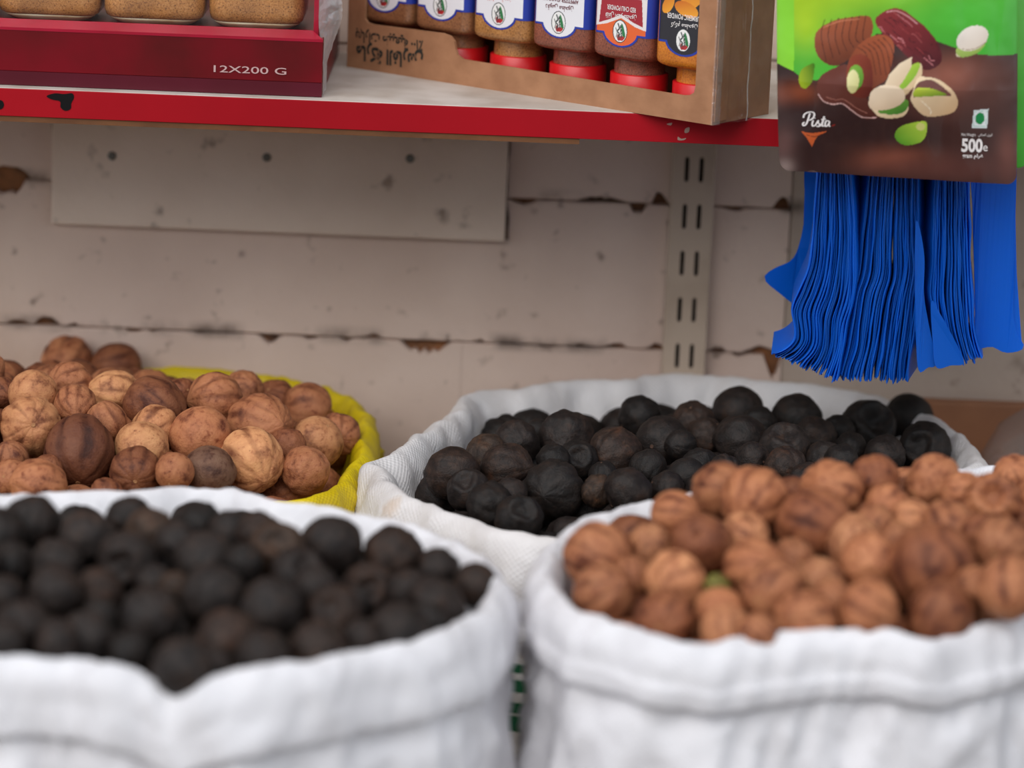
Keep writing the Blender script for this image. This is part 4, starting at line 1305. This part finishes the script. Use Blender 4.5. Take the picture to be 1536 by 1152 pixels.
# ------------------------------------------------------------------ sacks
def build_sack(name, crest_px, z0, mats, label, inner_w, outer_w, cuff_h, seed, belly=0.012, rough=1.0, depth_in=0.085):
    cp = []
    for c in crest_px:
        dz = c[2] if len(c) > 2 else 0.0
        cp.append(tuple(at_z(c[0], c[1], z0 + dz)))
    NA = 260
    P = resample(catmull(cp, 10), NA)
    ctr = P[:, :2].mean(0)
    T = np.roll(P[:, :2], -1, 0) - np.roll(P[:, :2], 1, 0)
    for _ in range(14):
        T = (np.roll(T, 1, 0) + T + np.roll(T, -1, 0)) / 3
    T /= np.linalg.norm(T, axis=1)[:, None]
    Nn = np.stack([T[:, 1], -T[:, 0]], 1)
    if ((P[:, :2] - ctr) * Nn).sum() < 0: Nn = -Nn
    arc = np.r_[0, np.cumsum(np.linalg.norm(np.diff(P[:, :2], axis=0), axis=1))]
    root = empty(name, (ctr[0], ctr[1], 0.0))
    tag(root, label, 'sack')
    iw, ow, ch = inner_w, outer_w, cuff_h
    cuff_prof = [(-iw - 0.02, -depth_in), (-iw - 0.010, -0.055), (-iw - 0.004, -0.04), (-iw, -0.026), (-iw * .85, -0.015), (-iw * .6, -0.007), (-iw * .3, -0.002), (0, 0), (ow * .35, -0.0018), (ow * .65, -0.006), (ow * .88, -0.013), (ow, -0.023),
                 (ow + .0015, -ch * .75), (ow + .001, -ch), (ow - .003, -ch - .003), (ow - .007, -ch - .001)]
    body_prof = [(ow - .009, -ch + .012), (ow - .008, -ch), (ow - .006, -ch - .012), (ow - .003, -ch - .03), (ow + belly * .4, -ch - .07), (ow + belly, -0.18), (ow + belly, -0.30), (ow + belly * .5, -z0 + .06), (ow - .01, -z0 + .015), (ow - .03, -z0 + .0005)]
    def sweep(prof, sub, amp, cap=False):
        q = catmull(prof, sub, False)
        V, UV = [], []
        L = np.r_[0, np.cumsum(np.linalg.norm(np.diff(q, axis=0), axis=1))]
        m = len(q)
        for k in range(NA):
            a = 2 * math.pi * k / NA
            for i in range(m):
                o, dz = q[i]
                ca, sa = math.cos(a), math.sin(a)
                w = amp * rough
                r = w * (0.0045 * noise.noise((ca * 5 + seed, sa * 5, dz * 14)) + 0.0022 * noise.noise((ca * 15 + seed, sa * 15, dz * 40 + 7)))
                r += w * 0.0014 * noise.noise((ca * 34 + seed, sa * 34, dz * 70 + 3))
                r += w * 0.0042 * (1 - abs(noise.noise((ca * 6 + seed * 2 + dz * 9, sa * 6 - dz * 7, 4)))) ** 6
                zz = w * (0.0022 * noise.noise((ca * 7 + seed, sa * 7, 20 + dz * 20)) + 0.0012 * noise.noise((ca * 20, sa * 20 + seed, dz * 40)))
                if dz < -0.07 and amp > 1:
                    r += 0.006 * noise.noise((ca * 9 + dz * 10 + seed, sa * 9 + dz * 8, 3)) * min(1, (-dz - .05) * 14) * min(1, (z0 + dz) * 10)
                    zz = 0
                # keep the shelter of narrow offsets: pull wide inner offsets toward the centre
                d = o + r
                base = P[k]
                V.append((base[0] + Nn[k, 0] * d - ctr[0], base[1] + Nn[k, 1] * d - ctr[1], max(0.0004, base[2] + dz + zz) if z0 + dz > 0.002 else 0.0004))
                UV.append((arc[k], L[i]))
        Fc = []
        for k in range(NA):
            j = (k + 1) % NA
            for i in range(m - 1):
                Fc.append((k * m + i, j * m + i, j * m + i + 1, k * m + i + 1))
        if cap == 'inner' :
            V.append((0, 0, z0 - depth_in - 0.01)); UV.append((0, 0))
            for k in range(NA):
                Fc.append((k * m, ((k + 1) % NA) * m, len(V) - 1)[::-1])
        if cap == 'base':
            V.append((0, 0, 0.0004)); UV.append((0, 0))
            for k in range(NA):
                Fc.append((k * m + m - 1, ((k + 1) % NA) * m + m - 1, len(V) - 1))
        return V, Fc, UV
    V, Fc, UV = sweep(cuff_prof, 3, 1.0, 'inner')
    mesh_obj('rolled_cuff', V, Fc, mats, root, True, uv=UV)
    V, Fc, UV = sweep(body_prof, 5, 1.6, 'base')
    mesh_obj('body', V, Fc, mats, root, True, uv=UV)
    return dict(root=root, P=P, N=Nn, ctr=ctr, z0=z0, iw=iw)

MAT['sack_yellow'] = cloth('yellow_woven_sack', (222, 196, 12), (206, 178, 8), translucent=0.15)
st1 = at_z(590, 765, 0.51)
MAT['sack_mid'] = cloth('white_woven_sack_stained', (226, 222, 222), (210, 204, 202), [(tuple(st1), 0.010, (186, 150, 108))])
st2 = at_y(1225, 1135, 1.80)
MAT['sack_white'] = cloth('white_woven_sack', (230, 228, 232), (214, 212, 216))
MAT['sack_white_b'] = cloth('white_woven_sack_marked', (230, 228, 232), (214, 212, 216), [(tuple(st2), 0.012, (160, 128, 110))])

yellow = build_sack('yellow_sack', [(0, 562), (110, 555), (215, 551), (330, 557), (430, 568), (498, 584), (534, 612), (545, 645), (532, 690), (510, 722), (465, 742), (400, 752), (300, 752), (180, 748), (80, 744), (0, 742), (-90, 725), (-150, 680), (-140, 610), (-80, 575)],
                    0.508, MAT['sack_yellow'], 'yellow woven sack with rolled rim full of tan dried limes', 0.011, 0.011, 0.034, 11, belly=-0.022)
midsk = build_sack('white_sack', [(565, 696), (604, 736), (684, 770), (770, 798), (850, 804), (940, 795), (1060, 770), (1200, 742), (1330, 722), (1420, 710), (1462, 694), (1450, 668), (1405, 632), (1335, 600), (1240, 580), (1130, 571), (1024, 562), (928, 570), (865, 573), (790, 580), (722, 588), (682, 621), (641, 651), (597, 680)],
                   0.520, MAT['sack_mid'], 'white woven sack of black dried limes standing against the wall', 0.014, 0.012, 0.040, 23, belly=-0.022)
fl = build_sack('white_sack', [(742, 873), (716, 916), (660, 945), (590, 965), (480, 984), (380, 1004), (310, 1020, -.006), (265, 1036, -.013), (225, 1012, -.006), (180, 994), (110, 982), (20, 980), (-90, 968), (-190, 905), (-215, 830), (-140, 770), (-40, 748), (60, 742), (180, 737), (270, 733), (330, 733), (400, 746), (500, 764), (600, 783), (674, 812), (722, 842)],
                0.555, MAT['sack_white'], 'white woven sack of black dried limes in front of the yellow sack', 0.012, 0.012, 0.042, 37, belly=-0.009)
fr = build_sack('white_sack', [(828, 848), (846, 892), (900, 926), (980, 946), (1060, 966, -.004), (1100, 956, -.002), (1170, 944), (1260, 938), (1340, 944), (1400, 956, -.004), (1450, 940, -.001), (1536, 920), (1620, 912), (1690, 880), (1730, 820), (1710, 755), (1640, 715), (1540, 700), (1450, 704), (1340, 708), (1240, 716), (1140, 728), (1040, 742), (950, 760), (886, 778), (846, 806)],
                0.555, MAT['sack_white_b'], 'white woven sack of tan dried limes beside the black-lime sack', 0.012, 0.012, 0.036, 51, belly=-0.009)
# green print on the side of the sack by the wall, seen between the front sacks
for (ya, yb) in [(998, 1012), (1022, 1041), (1056, 1073), (1076, 1100)]:
    V, Fc = [], []
    n = 26
    y_s = 2.106
    for k in range(n):
        px = 740 + 110 * k / (n - 1)
        a = at_y(px, ya + (px - 790) * .12, y_s); b = at_y(px, yb + (px - 790) * .12, y_s)
        cx = midsk['ctr'][0]
        bow = 0.010 * ((a.x - 0.02) / 0.03) ** 2 * 0.2
        V += [(a.x, y_s + bow, a.z), (b.x, y_s + bow, b.z)]
    Fc = [(2 * k, 2 * k + 1, 2 * k + 3, 2 * k + 2) for k in range(n - 1)]
    R0 = midsk['root'].location
    o = mesh_obj('green_print', [(x - R0.x, y - R0.y, z - R0.z) for x, y, z in V], Fc, MAT['green_print'], midsk['root'])
    o['sheet'] = 1

# ------------------------------------------------------------------ dried limes
def lime_mesh(name, seed, ribs, depth, crater=0.0, crater_r=0.5, elong=1.05, dent=0.05, nip=0.06, mat=None):
    nu, nv = 60, 30
    V, C, Fc = [], [], []
    rs = random.Random(seed)
    ph = [rs.uniform(0, 6.28) for _ in range(3)]
    for j in range(nv + 1):
        th = math.pi * j / nv
        for i in range(nu):
            a = 2 * math.pi * i / nu
            d = Vector((math.sin(th) * math.cos(a), math.sin(th) * math.sin(a), math.cos(th)))
            env = math.sin(th) ** 0.8
            aw = a + 0.25 * noise.noise((d.x * 2 + seed, d.y * 2, d.z))
            c = math.cos(ribs * aw + ph[0])
            strength = depth * (0.75 + 0.9 * max(0, noise.noise((d.x * 1.3 + seed * 2.1, d.y * 1.3, d.z * 1.3)) + 0.35))
            r = 1.0 - 0.6 * strength * env * (max(0, c) ** 2.5)
            r += dent * noise.noise((d.x * 1.6 + seed * 3.3, d.y * 1.6, d.z * 1.6)) + dent * 0.4 * noise.noise((d.x * 4 + seed, d.y * 4, d.z * 4))
            r += nip * math.exp(-((math.pi - th) / 0.22) ** 2) - 0.05 * math.exp(-(th / 0.25) ** 2)
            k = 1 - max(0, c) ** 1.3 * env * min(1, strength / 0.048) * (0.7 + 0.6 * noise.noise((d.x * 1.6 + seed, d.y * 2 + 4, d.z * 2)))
            if crater:
                ang = th / crater_r
                if ang < 1.35:
                    s = 0.5 - 0.5 * math.cos(math.pi * min(1, max(0, (1.0 - ang * (1 + .12 * math.cos(3 * a + ph[1]))) * 2.2)))
                    r *= 1 - crater * s
                    r += 0.05 * math.exp(-((ang - 1.0) / 0.15) ** 2)
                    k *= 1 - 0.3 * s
            p = d * r
            V.append((p.x, p.y, p.z * elong)); C.append((k, k, k))
    for j in range(nv):
        for i in range(nu):
            a, b = j * nu + i, j * nu + (i + 1) % nu
            c, d2 = (j + 1) * nu + (i + 1) % nu, (j + 1) * nu + i
            if j == 0: Fc.append((a, d2, c))
            elif j == nv - 1: Fc.append((a, d2, b))
            else: Fc.append((a, d2, c, b))
    me = bpy.data.meshes.new(name)
    me.from_pydata(V, [], Fc)
    me.polygons.foreach_set('use_smooth', [True] * len(me.polygons))
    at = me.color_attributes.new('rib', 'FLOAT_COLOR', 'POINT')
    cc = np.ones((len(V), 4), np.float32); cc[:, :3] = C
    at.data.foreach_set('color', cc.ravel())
    me.materials.append(mat)
    return me
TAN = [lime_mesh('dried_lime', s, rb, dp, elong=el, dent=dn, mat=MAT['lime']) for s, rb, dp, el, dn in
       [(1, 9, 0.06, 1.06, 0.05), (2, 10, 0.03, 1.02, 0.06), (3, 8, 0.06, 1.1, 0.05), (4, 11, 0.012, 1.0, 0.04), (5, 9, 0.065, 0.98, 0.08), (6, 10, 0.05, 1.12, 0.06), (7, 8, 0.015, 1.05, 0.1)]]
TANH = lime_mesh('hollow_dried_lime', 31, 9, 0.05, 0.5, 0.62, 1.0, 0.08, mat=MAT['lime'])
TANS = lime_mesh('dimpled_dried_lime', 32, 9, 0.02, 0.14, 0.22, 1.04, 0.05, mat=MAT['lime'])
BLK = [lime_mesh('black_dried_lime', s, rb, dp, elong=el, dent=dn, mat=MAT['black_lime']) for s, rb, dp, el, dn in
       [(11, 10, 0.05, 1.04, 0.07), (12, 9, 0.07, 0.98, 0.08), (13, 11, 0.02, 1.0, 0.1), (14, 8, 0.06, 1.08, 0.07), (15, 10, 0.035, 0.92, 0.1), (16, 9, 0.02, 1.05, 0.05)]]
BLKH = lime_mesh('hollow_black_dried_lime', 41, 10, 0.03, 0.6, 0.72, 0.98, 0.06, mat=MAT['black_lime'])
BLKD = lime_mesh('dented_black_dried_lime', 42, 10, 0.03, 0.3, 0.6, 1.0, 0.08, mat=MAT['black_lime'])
def stem_mesh(mat):
    V, Fc = loft([[(x, y, z) for x, y in circ(r, 10)] for z, r in [(-0.06, 0.08), (0.0, 0.08), (0.02, 0.06), (0.012, 0.02)]])
    me = bpy.data.meshes.new('stem_scar'); me.from_pydata(V, [], Fc); me.materials.append(mat); return me
STEM, STEMB = stem_mesh(MAT['stem']), stem_mesh(MAT['stem_dark'])
TONE = {'P': (214, 164, 120), 'p': (198, 148, 108), 'm': (178, 124, 90), 'd': (144, 94, 66), 'D': (120, 76, 55), 'g': (128, 100, 84), 'o': (194, 142, 106), 'O': (182, 128, 94), 'e': (124, 128, 62),
        'k': (59, 50, 46), 'K': (46, 40, 37), 'b': (76, 60, 51), 'B': (94, 76, 62), 's': (64, 57, 54)}

# (px, py, radius px, tone, special mesh, facing, own label)
LY = [(101, 544, 41, 'm'), (175, 549, 37, 'd'), (104, 577, 37, 'm'), (50, 592, 38, 'p'), (172, 592, 38, 'P', None, None, 'pale tan round dried lime high in the yellow sack'), (231, 610, 47, 'd', None, None, 'reddish brown smooth wide dried lime mid-heap in yellow sack'), (323, 600, 43, 'm', None, None, 'large smooth tan dried lime with dark pits at back of yellow sack'), (364, 587, 32, 'm'), (272, 592, 26, 'd'),
      (413, 598, 30, 'd'), (461, 613, 39, 'm'), (389, 638, 49, 'm', None, None, 'tan dried lime with crusty pale patch in yellow sack'), (46, 640, 48, 'p', None, None, 'pale striped dried lime beside the big dark one in yellow sack'), (113, 608, 32, 'm'), (160, 634, 31, 'm'), (119, 677, 55, 'D', None, None, 'biggest dark brown dried lime with pale tip in yellow sack'), (233, 643, 36, 'p'), (212, 673, 42, 'P'),
      (301, 656, 47, 'm'), (204, 708, 41, 'd', None, None, 'dark ribbed dried lime at the white rim beside the big dark one'), (313, 708, 41, 'g', None, None, 'grey-brown strongly ribbed dried lime at front of yellow sack'), (377, 691, 50, 'P', None, None, 'pale orange blotchy dried lime at front rim of yellow sack'), (474, 664, 41, 'p'), (458, 706, 36, 'm'), (508, 652, 34, 'm'), (262, 708, 30, 'm'), (16, 690, 29, 'm'), (58, 729, 44, 'm'),
      (18, 719, 32, 'm'), (0, 590, 25, 'd'), (160, 741, 25, 'd'), (72, 702, 22, 'd'), (432, 668, 26, 'd'), (-40, 640, 42, 'm'), (-50, 600, 38, 'm'), (-60, 700, 42, 'm'), (255, 700, 22, 'd'), (-30, 560, 36, 'm')]
LM = [(679, 711, 41, 'b'), (730, 682, 34, 'B'), (760, 702, 39, 'b'), (775, 664, 35, 'k'), (850, 656, 43, 'k', None, None, 'black dried lime with starred stem end against white cloth'), (830, 736, 49, 'K', None, None, 'biggest glossy black dried lime by the rolled rim of the wall sack'), (922, 681, 41, 'b', None, None, 'brown-black ribbed dried lime with pale flecks in the wall sack'), (960, 627, 36, 'K'), (994, 665, 42, 'k'),
      (702, 735, 32, 'k', BLKD, (-.2, -.6, .7)), (735, 759, 36, 'K'), (778, 779, 37, 'K', BLKD, (.2, -.6, .7)), (766, 742, 26, 'k'), (896, 737, 26, 'B', None, None, 'small olive-brown dried lime beside the biggest black one'), (942, 737, 38, 'k'), (866, 690, 30, 'K', BLKD, (.1, -.8, .5)), (1000, 733, 29, 'k'), (972, 702, 28, 'K'),
      (806, 649, 21, 'K'), (1107, 618, 40, 'k'), (1040, 634, 34, 'b'), (1195, 630, 40, 'K'), (1058, 656, 31, 'b'), (1112, 661, 39, 'k'), (1176, 673, 40, 's', BLKD, (0, -.5, .9)), (1222, 656, 33, 'k'), (1301, 643, 44, 'K', BLKH, (.3, -.72, .62), 'hollow black dried lime with a gaping hole on top'),
      (1363, 627, 37, 'K'), (1387, 673, 41, 'K', BLKD, (-.35, -.85, .35), 'black dried lime with a sunken ringed face near sack end'), (1327, 684, 33, 'k'), (1256, 647, 28, 'K'), (1050, 701, 31, 'K'), (1087, 706, 25, 'k'), (1178, 702, 34, 'b'), (1238, 690, 30, 's'), (1021, 668, 25, 'K'), (1138, 638, 29, 'K'), (1262, 692, 27, 'K'), (1030, 714, 29, 'K'), (1276, 672, 25, 'K'), (1130, 690, 28, 'k'), (905, 715, 24, 'K'), (1056, 735, 30, 'k'), (1120, 725, 32, 'k'), (830, 690, 26, 'K'), (1210, 722, 30, 'k')]
LF = [(47, 788, 46, 'k'), (0, 802, 40, 'K'), (130, 808, 44, 's'), (195, 779, 36, 'k'), (224, 797, 38, 'B'), (298, 789, 38, 'K'), (190, 841, 45, 'k', BLKD, (-.1, -.95, .1)), (266, 816, 36, 's'), (305, 844, 47, 's'), (345, 800, 36, 'k'), (390, 802, 36, 'b'), (415, 826, 43, 'B', BLKD, (.1, -.7, .6)), (497, 818, 47, 'k'), (15, 846, 37, 'K'), (85, 846, 39, 's'),
      (83, 891, 45, 'k'), (148, 887, 38, 'b'), (225, 926, 48, 's'), (320, 894, 48, 's'), (405, 916, 50, 's'), (446, 864, 43, 'k', BLKD, (.4, -.6, .6)), (553, 884, 40, 'b', BLKD, (.1, -.9, .3)), (590, 833, 46, 'b'), (657, 853, 33, 'k'), (714, 878, 34, 'b'), (655, 906, 46, 'k'), (612, 888, 36, 'k'), (502, 922, 45, 'b', BLKD, (-.1, -.8, .5)), (597, 951, 48, 'k'), (477, 976, 46, 'b'),
      (130, 962, 45, 's'), (35, 946, 47, 'k'), (340, 961, 48, 'b'), (272, 1002, 46, 's'), (392, 986, 42, 'k'), (195, 978, 34, 'K'), (232, 876, 31, 'k'), (262, 881, 24, 'B'), (5, 896, 34, 'k'), (473, 882, 34, 'k'), (8, 962, 34, 'k'), (86, 962, 34, 'k'), (365, 846, 31, 'K'), (-42, 850, 44, 'k'), (-42, 935, 45, 'k'), (-46, 792, 42, 'k'), (543, 958, 32, 'k'), (640, 935, 32, 'K'), (530, 905, 28, 'K'), (-110, 880, 44, 'k'), (-105, 820, 42, 'k'), (-120, 940, 44, 'k'), (320, 1000, 32, 'k'), (150, 925, 30, 'K')]
LR = [(897, 834, 52, 'O'), (906, 891, 48, 'O'), (975, 822, 37, 'o'), (1013, 772, 38, 'm'), (1052, 816, 46, 'd', TANS, (-.25, -.75, .6), 'brown dried lime with round dimple in the front tan sack'), (1013, 873, 48, 'o'), (997, 931, 44, 'd'), (1080, 920, 41, 'm'), (1088, 946, 39, 'o'), (1130, 850, 45, 'm'), (1160, 886, 48, 'O'), (1116, 806, 39, 'o'), (1082, 737, 46, 'm'), (1133, 752, 53, 'm', None, None, 'large ribbed tan dried lime topping the front heap beside white cloth'), (1222, 787, 55, 'd', None, None, 'elongated dark-streaked dried lime topping the front tan heap'),
      (1246, 737, 50, 'm'), (1312, 717, 37, 'd'), (1400, 724, 42, 'O'), (1444, 740, 33, 'O'), (1488, 754, 45, 'm', TANH, (-.1, -.75, .5), 'torn hollow tan dried lime in the front tan sack'), (1522, 717, 36, 'O'), (1330, 760, 35, 'm'), (1310, 792, 37, 'm'), (1370, 787, 39, 'o'), (1425, 797, 46, 'm'), (1285, 822, 43, 'o'), (1312, 842, 46, 'O'), (1397, 852, 64, 'd', None, None, 'biggest dark brown dried lime in the front tan sack'), (1410, 922, 51, 'd'), (1303, 914, 48, 'm'),
      (1230, 870, 35, 'o'), (1207, 930, 48, 'm'), (1500, 817, 45, 'O'), (1510, 882, 49, 'O'), (1250, 902, 34, 'm'), (1137, 949, 31, 'm'), (1570, 742, 42, 'O'), (1575, 800, 44, 'O'), (1590, 860, 46, 'm'), (1600, 905, 42, 'O'), (1640, 800, 46, 'm'), (1640, 860, 44, 'm'), (1076, 880, 20, 'e', None, None, 'small greenish dried lime deep between tan limes'), (1345, 815, 30, 'm'), (1460, 880, 36, 'm'), (1190, 840, 34, 'm'), (1640, 760, 40, 'm'), (948, 865, 30, 'm'), (1470, 800, 30, 'd')]

def in_poly(P, x, y):
    r = False; j = len(P) - 1
    for i in range(len(P)):
        if (P[i][1] > y) != (P[j][1] > y) and x < (P[j][0] - P[i][0]) * (y - P[i][1]) / (P[j][1] - P[i][1]) + P[i][0]: r = not r
        j = i
    return r

def heap(sack, items, z_edge, dome, dctr, drad, black, generic, group, under_tone):
    """limes on a gently domed heap: each pixel ray meets the dome, then neighbours are pushed apart along their rays"""
    L = []
    def dome_z(x, y):
        q = ((x - dctr[0]) / drad[0]) ** 2 + ((y - dctr[1]) / drad[1]) ** 2
        return z_edge + dome * max(0.0, 1 - q)
    for it in items:
        px, py, rp = it[:3]
        z = z_edge
        for _ in range(30):
            p = at_z(px, py, z)
            z = 0.6 * z + 0.4 * dome_z(p.x, p.y)
        p = at_z(px, py, z)
        d = (p - CAM_C)
        t = d.length
        L.append(dict(dir=d.normalized(), t=t, t0=t, rp=rp, it=it))
    inner = np.array([(a[0] - n[0] * (sack['iw'] + 0.012), a[1] - n[1] * (sack['iw'] + 0.012)) for a, n in zip(sack['P'], sack['N'])])
    def pos(l): return CAM_C + l['dir'] * l['t']
    def rad(l): return l['rp'] * l['t'] * abs((CAM_R.transposed() @ l['dir']).z) / F
    for k in range(160):
        for i in range(len(L)):
            for j in range(i):
                a, b = L[i], L[j]
                dv = pos(a) - pos(b)
                m = 0.93 * (rad(a) + rad(b))
                if dv.length < m:
                    # push along the rays: the higher pixel goes back
                    hi, lo = (a, b) if a['it'][1] < b['it'][1] else (b, a)
                    push = 0.18 * (m - dv.length) + 0.0003
                    if hi['t'] - hi['t0'] < 0.03: hi['t'] += push
                    if lo['t0'] - lo['t'] < 0.05: lo['t'] -= push
        for l in L:
            l['t'] += (l['t0'] - l['t']) * 0.02
    S = [(pos(l), rad(l)) for l in L]
    # settle what still overlaps by tiny sideways moves
    S = [[Vector(p), r] for p, r in S]
    for k in range(60):
        for i in range(len(S)):
            for j in range(i):
                dv = S[i][0] - S[j][0]; m = 0.88 * (S[i][1] + S[j][1]); dl = dv.length
                if 1e-6 < dl < m:
                    u = dv * ((m - dl) * 0.2 / dl)
                    S[i][0] += u; S[j][0] -= u
    out = []
    for (p, r), l in zip(S, L):
        it = l['it']
        out.append((p, r, it[3], it[4] if len(it) > 4 else None, it[5] if len(it) > 5 else None, it[6] if len(it) > 6 else None))
    # the layer below, kept only where the gaps between the upper limes show it
    rr = 0.0175
    lo = inner.min(0); hi = inner.max(0)
    rs = random.Random(3)
    def shows(p, r):
        for k in range(90):
            th = k * 2.39996; q = math.sqrt((k + .5) / 90) * r * .98
            pt = p + CAM_R @ Vector((q * math.cos(th), q * math.sin(th), math.sqrt(max(0, r * r - q * q))))
            d = (pt - CAM_C); t = d.length; d = d / t
            if not any(((c[0] - CAM_C) - d * (c[0] - CAM_C).dot(d)).length < c[1] * .95 and (c[0] - CAM_C).dot(d) < t for c in out):
                return True
        return False
    n_top = len(out)
    for drop in (0.024, 0.045, 0.063, 0.078):
        U = []
        y = lo[1]; row = 0
        while y < hi[1]:
            x = lo[0] + (rr * 0.5 if row % 2 else 0)
            while x < hi[0]:
                xx, yy = x + rs.uniform(-.004, .004), y + rs.uniform(-.004, .004)
                r = rr * rs.uniform(.9, 1.12)
                p = Vector((xx, yy, dome_z(xx, yy) - drop + rs.uniform(-.003, .003)))
                if in_poly(inner, xx, yy) and all((p - q[0]).length > 0.86 * (r + q[1]) for q in out) and all((p - q[0]).length > 0.88 * (r + q[1]) for q in U):
                    U.append((p, r))
                x += rr * 0.6
            y += rr * 0.6; row += 1
        for p, r in [u for u in U if drop < 0.03 or shows(*u)]:
            out.append((p, r, random.choice(under_tone), None, None, None))
    rim = [Vector((a[0], a[1])) for a in sack['P']]
    rim_d = lambda p: min((Vector((p.x, p.y)) - q).length for q in rim)
    word = {'P': 'pale tan', 'p': 'pale tan', 'm': 'tan', 'd': 'brown', 'D': 'dark brown', 'g': 'grey-brown', 'o': 'light orange-tan', 'O': 'orange-tan', 'e': 'greenish', 'k': 'black', 'K': 'jet black', 'b': 'brownish black', 'B': 'dusty brown-black', 's': 'dusty grey-black'}
    def lime_label(n):
        p, r, tone = out[n][:3]
        w = word[tone]
        if sp is not None: w = 'dented ' + w
        if n >= n_top: return w + ' dried lime sunk between others in ' + generic
        if rim_d(p) < 0.045: return w + ' dried lime against the rolled rim of ' + generic
        if r > 0.0205: return 'large ' + w + ' dried lime on top in ' + generic
        if r < 0.0145: return 'small ' + w + ' dried lime showing between others in ' + generic
        return w + ' dried lime atop the heap in ' + generic
    meshes = BLK if black else TAN
    for n, (p, r, tone, sp, facing, lab) in enumerate(out):
        me = sp if sp is not None else random.choice(meshes)
        o = bpy.data.objects.new('black_dried_lime' if black else 'dried_lime', me)
        o.location = p
        if facing is not None:
            o.rotation_euler = Vector(facing).to_track_quat('Z', 'Y').to_euler()
        else:
            o.rotation_euler = (random.uniform(0, 6.28), random.uniform(0, 6.28), random.uniform(0, 6.28))
        s = r * (0.985 if sp is None else 1.0)
        o.scale = (s * random.uniform(.97, 1.03), s * random.uniform(.97, 1.03), s * random.uniform(.96, 1.02))
        c = np.array(TONE[tone]) * random.uniform(.92, 1.08)
        o.color = lin4(np.clip(c, 0, 255))
        link(o)
        tag(o, lab or lime_label(n), 'dried lime', group)
        if sp is None:
            st = bpy.data.objects.new('stem_scar', STEMB if black else STEM)
            zt = max(v.co.z for v in me.vertices[:60 * 2])
            st.location = (0, 0, me.vertices[0].co.z - 0.005)
            link(st, o)
    return out

heap(yellow, LY, 0.510, 0.042, (-0.33, 2.40), (0.19, 0.17), False, 'the yellow sack', 'tan dried limes in the yellow sack', 'mdm')
heap(midsk, LM, 0.512, 0.010, (0.14, 2.36), (0.22, 0.2), True, 'the white sack at the wall', 'black dried limes in the sack against the wall', 'Kk')
heap(fl, LF, 0.548, 0.022, (-0.24, 1.93), (0.22, 0.2), True, 'the sack before the yellow one', 'black dried limes in the sack in front of the yellow sack', 'Kk')
heap(fr, LR, 0.550, 0.034, (0.22, 2.05), (0.22, 0.2), False, 'the white sack', 'tan dried limes in the white sack', 'dmd')

# ------------------------------------------------------------------ things behind at the wall
bxx = empty('leaning_board', (0.47, 2.59, 0.0))
tag(bxx, 'plain brown board standing against the wall behind the wall sack', 'board')
def rel(o, e):
    o.parent = e; o.location = -Vector(e.location); return o
zt = at_y(1460, 606, 2.583).z
rel(box_obj('panel', (0.312, 2.583, 0.0005), (0.80, 2.5985, zt), MAT['card_brown'], None, 0.0015), bxx)
# clear bag standing beside it
cb = empty('clear_bag', (0.437, 2.475, 0.0))
tag(cb, 'clear plastic bag with rounded top beside the brown box', 'plastic bag')
rings = []
ztop = at_y(1536, 622, 2.43).z
prof = [(0.0006, .082), (0.02, .092), (0.2, .094), (ztop - .09, .094), (ztop - .05, .090), (ztop - .025, .078), (ztop - .010, .058), (ztop - .003, .034), (ztop, .012)]
for z, r in prof:
    rings.append([(r * math.cos(2 * math.pi * k / 48) * (1 + .05 * noise.noise((math.cos(2 * math.pi * k / 48) * 3, math.sin(2 * math.pi * k / 48) * 3, z * 20))),
                   r * .9 * math.sin(2 * math.pi * k / 48) * (1 + .05 * noise.noise((math.cos(2 * math.pi * k / 48) * 3, 5 + math.sin(2 * math.pi * k / 48) * 3, z * 20))), z) for k in range(48)])
V, Fc = loft(rings)
mesh_obj('bag_film', V, Fc, MAT['clear_bag'], cb, True)
V, Fc = tube([(-0.075, -0.045, ztop - .045), (-0.02, -0.075, ztop - .04), (0.05, -0.072, ztop - .042)], 0.0022)
mesh_obj('fold_crease', V, Fc, MAT['crinkle'], cb, True)
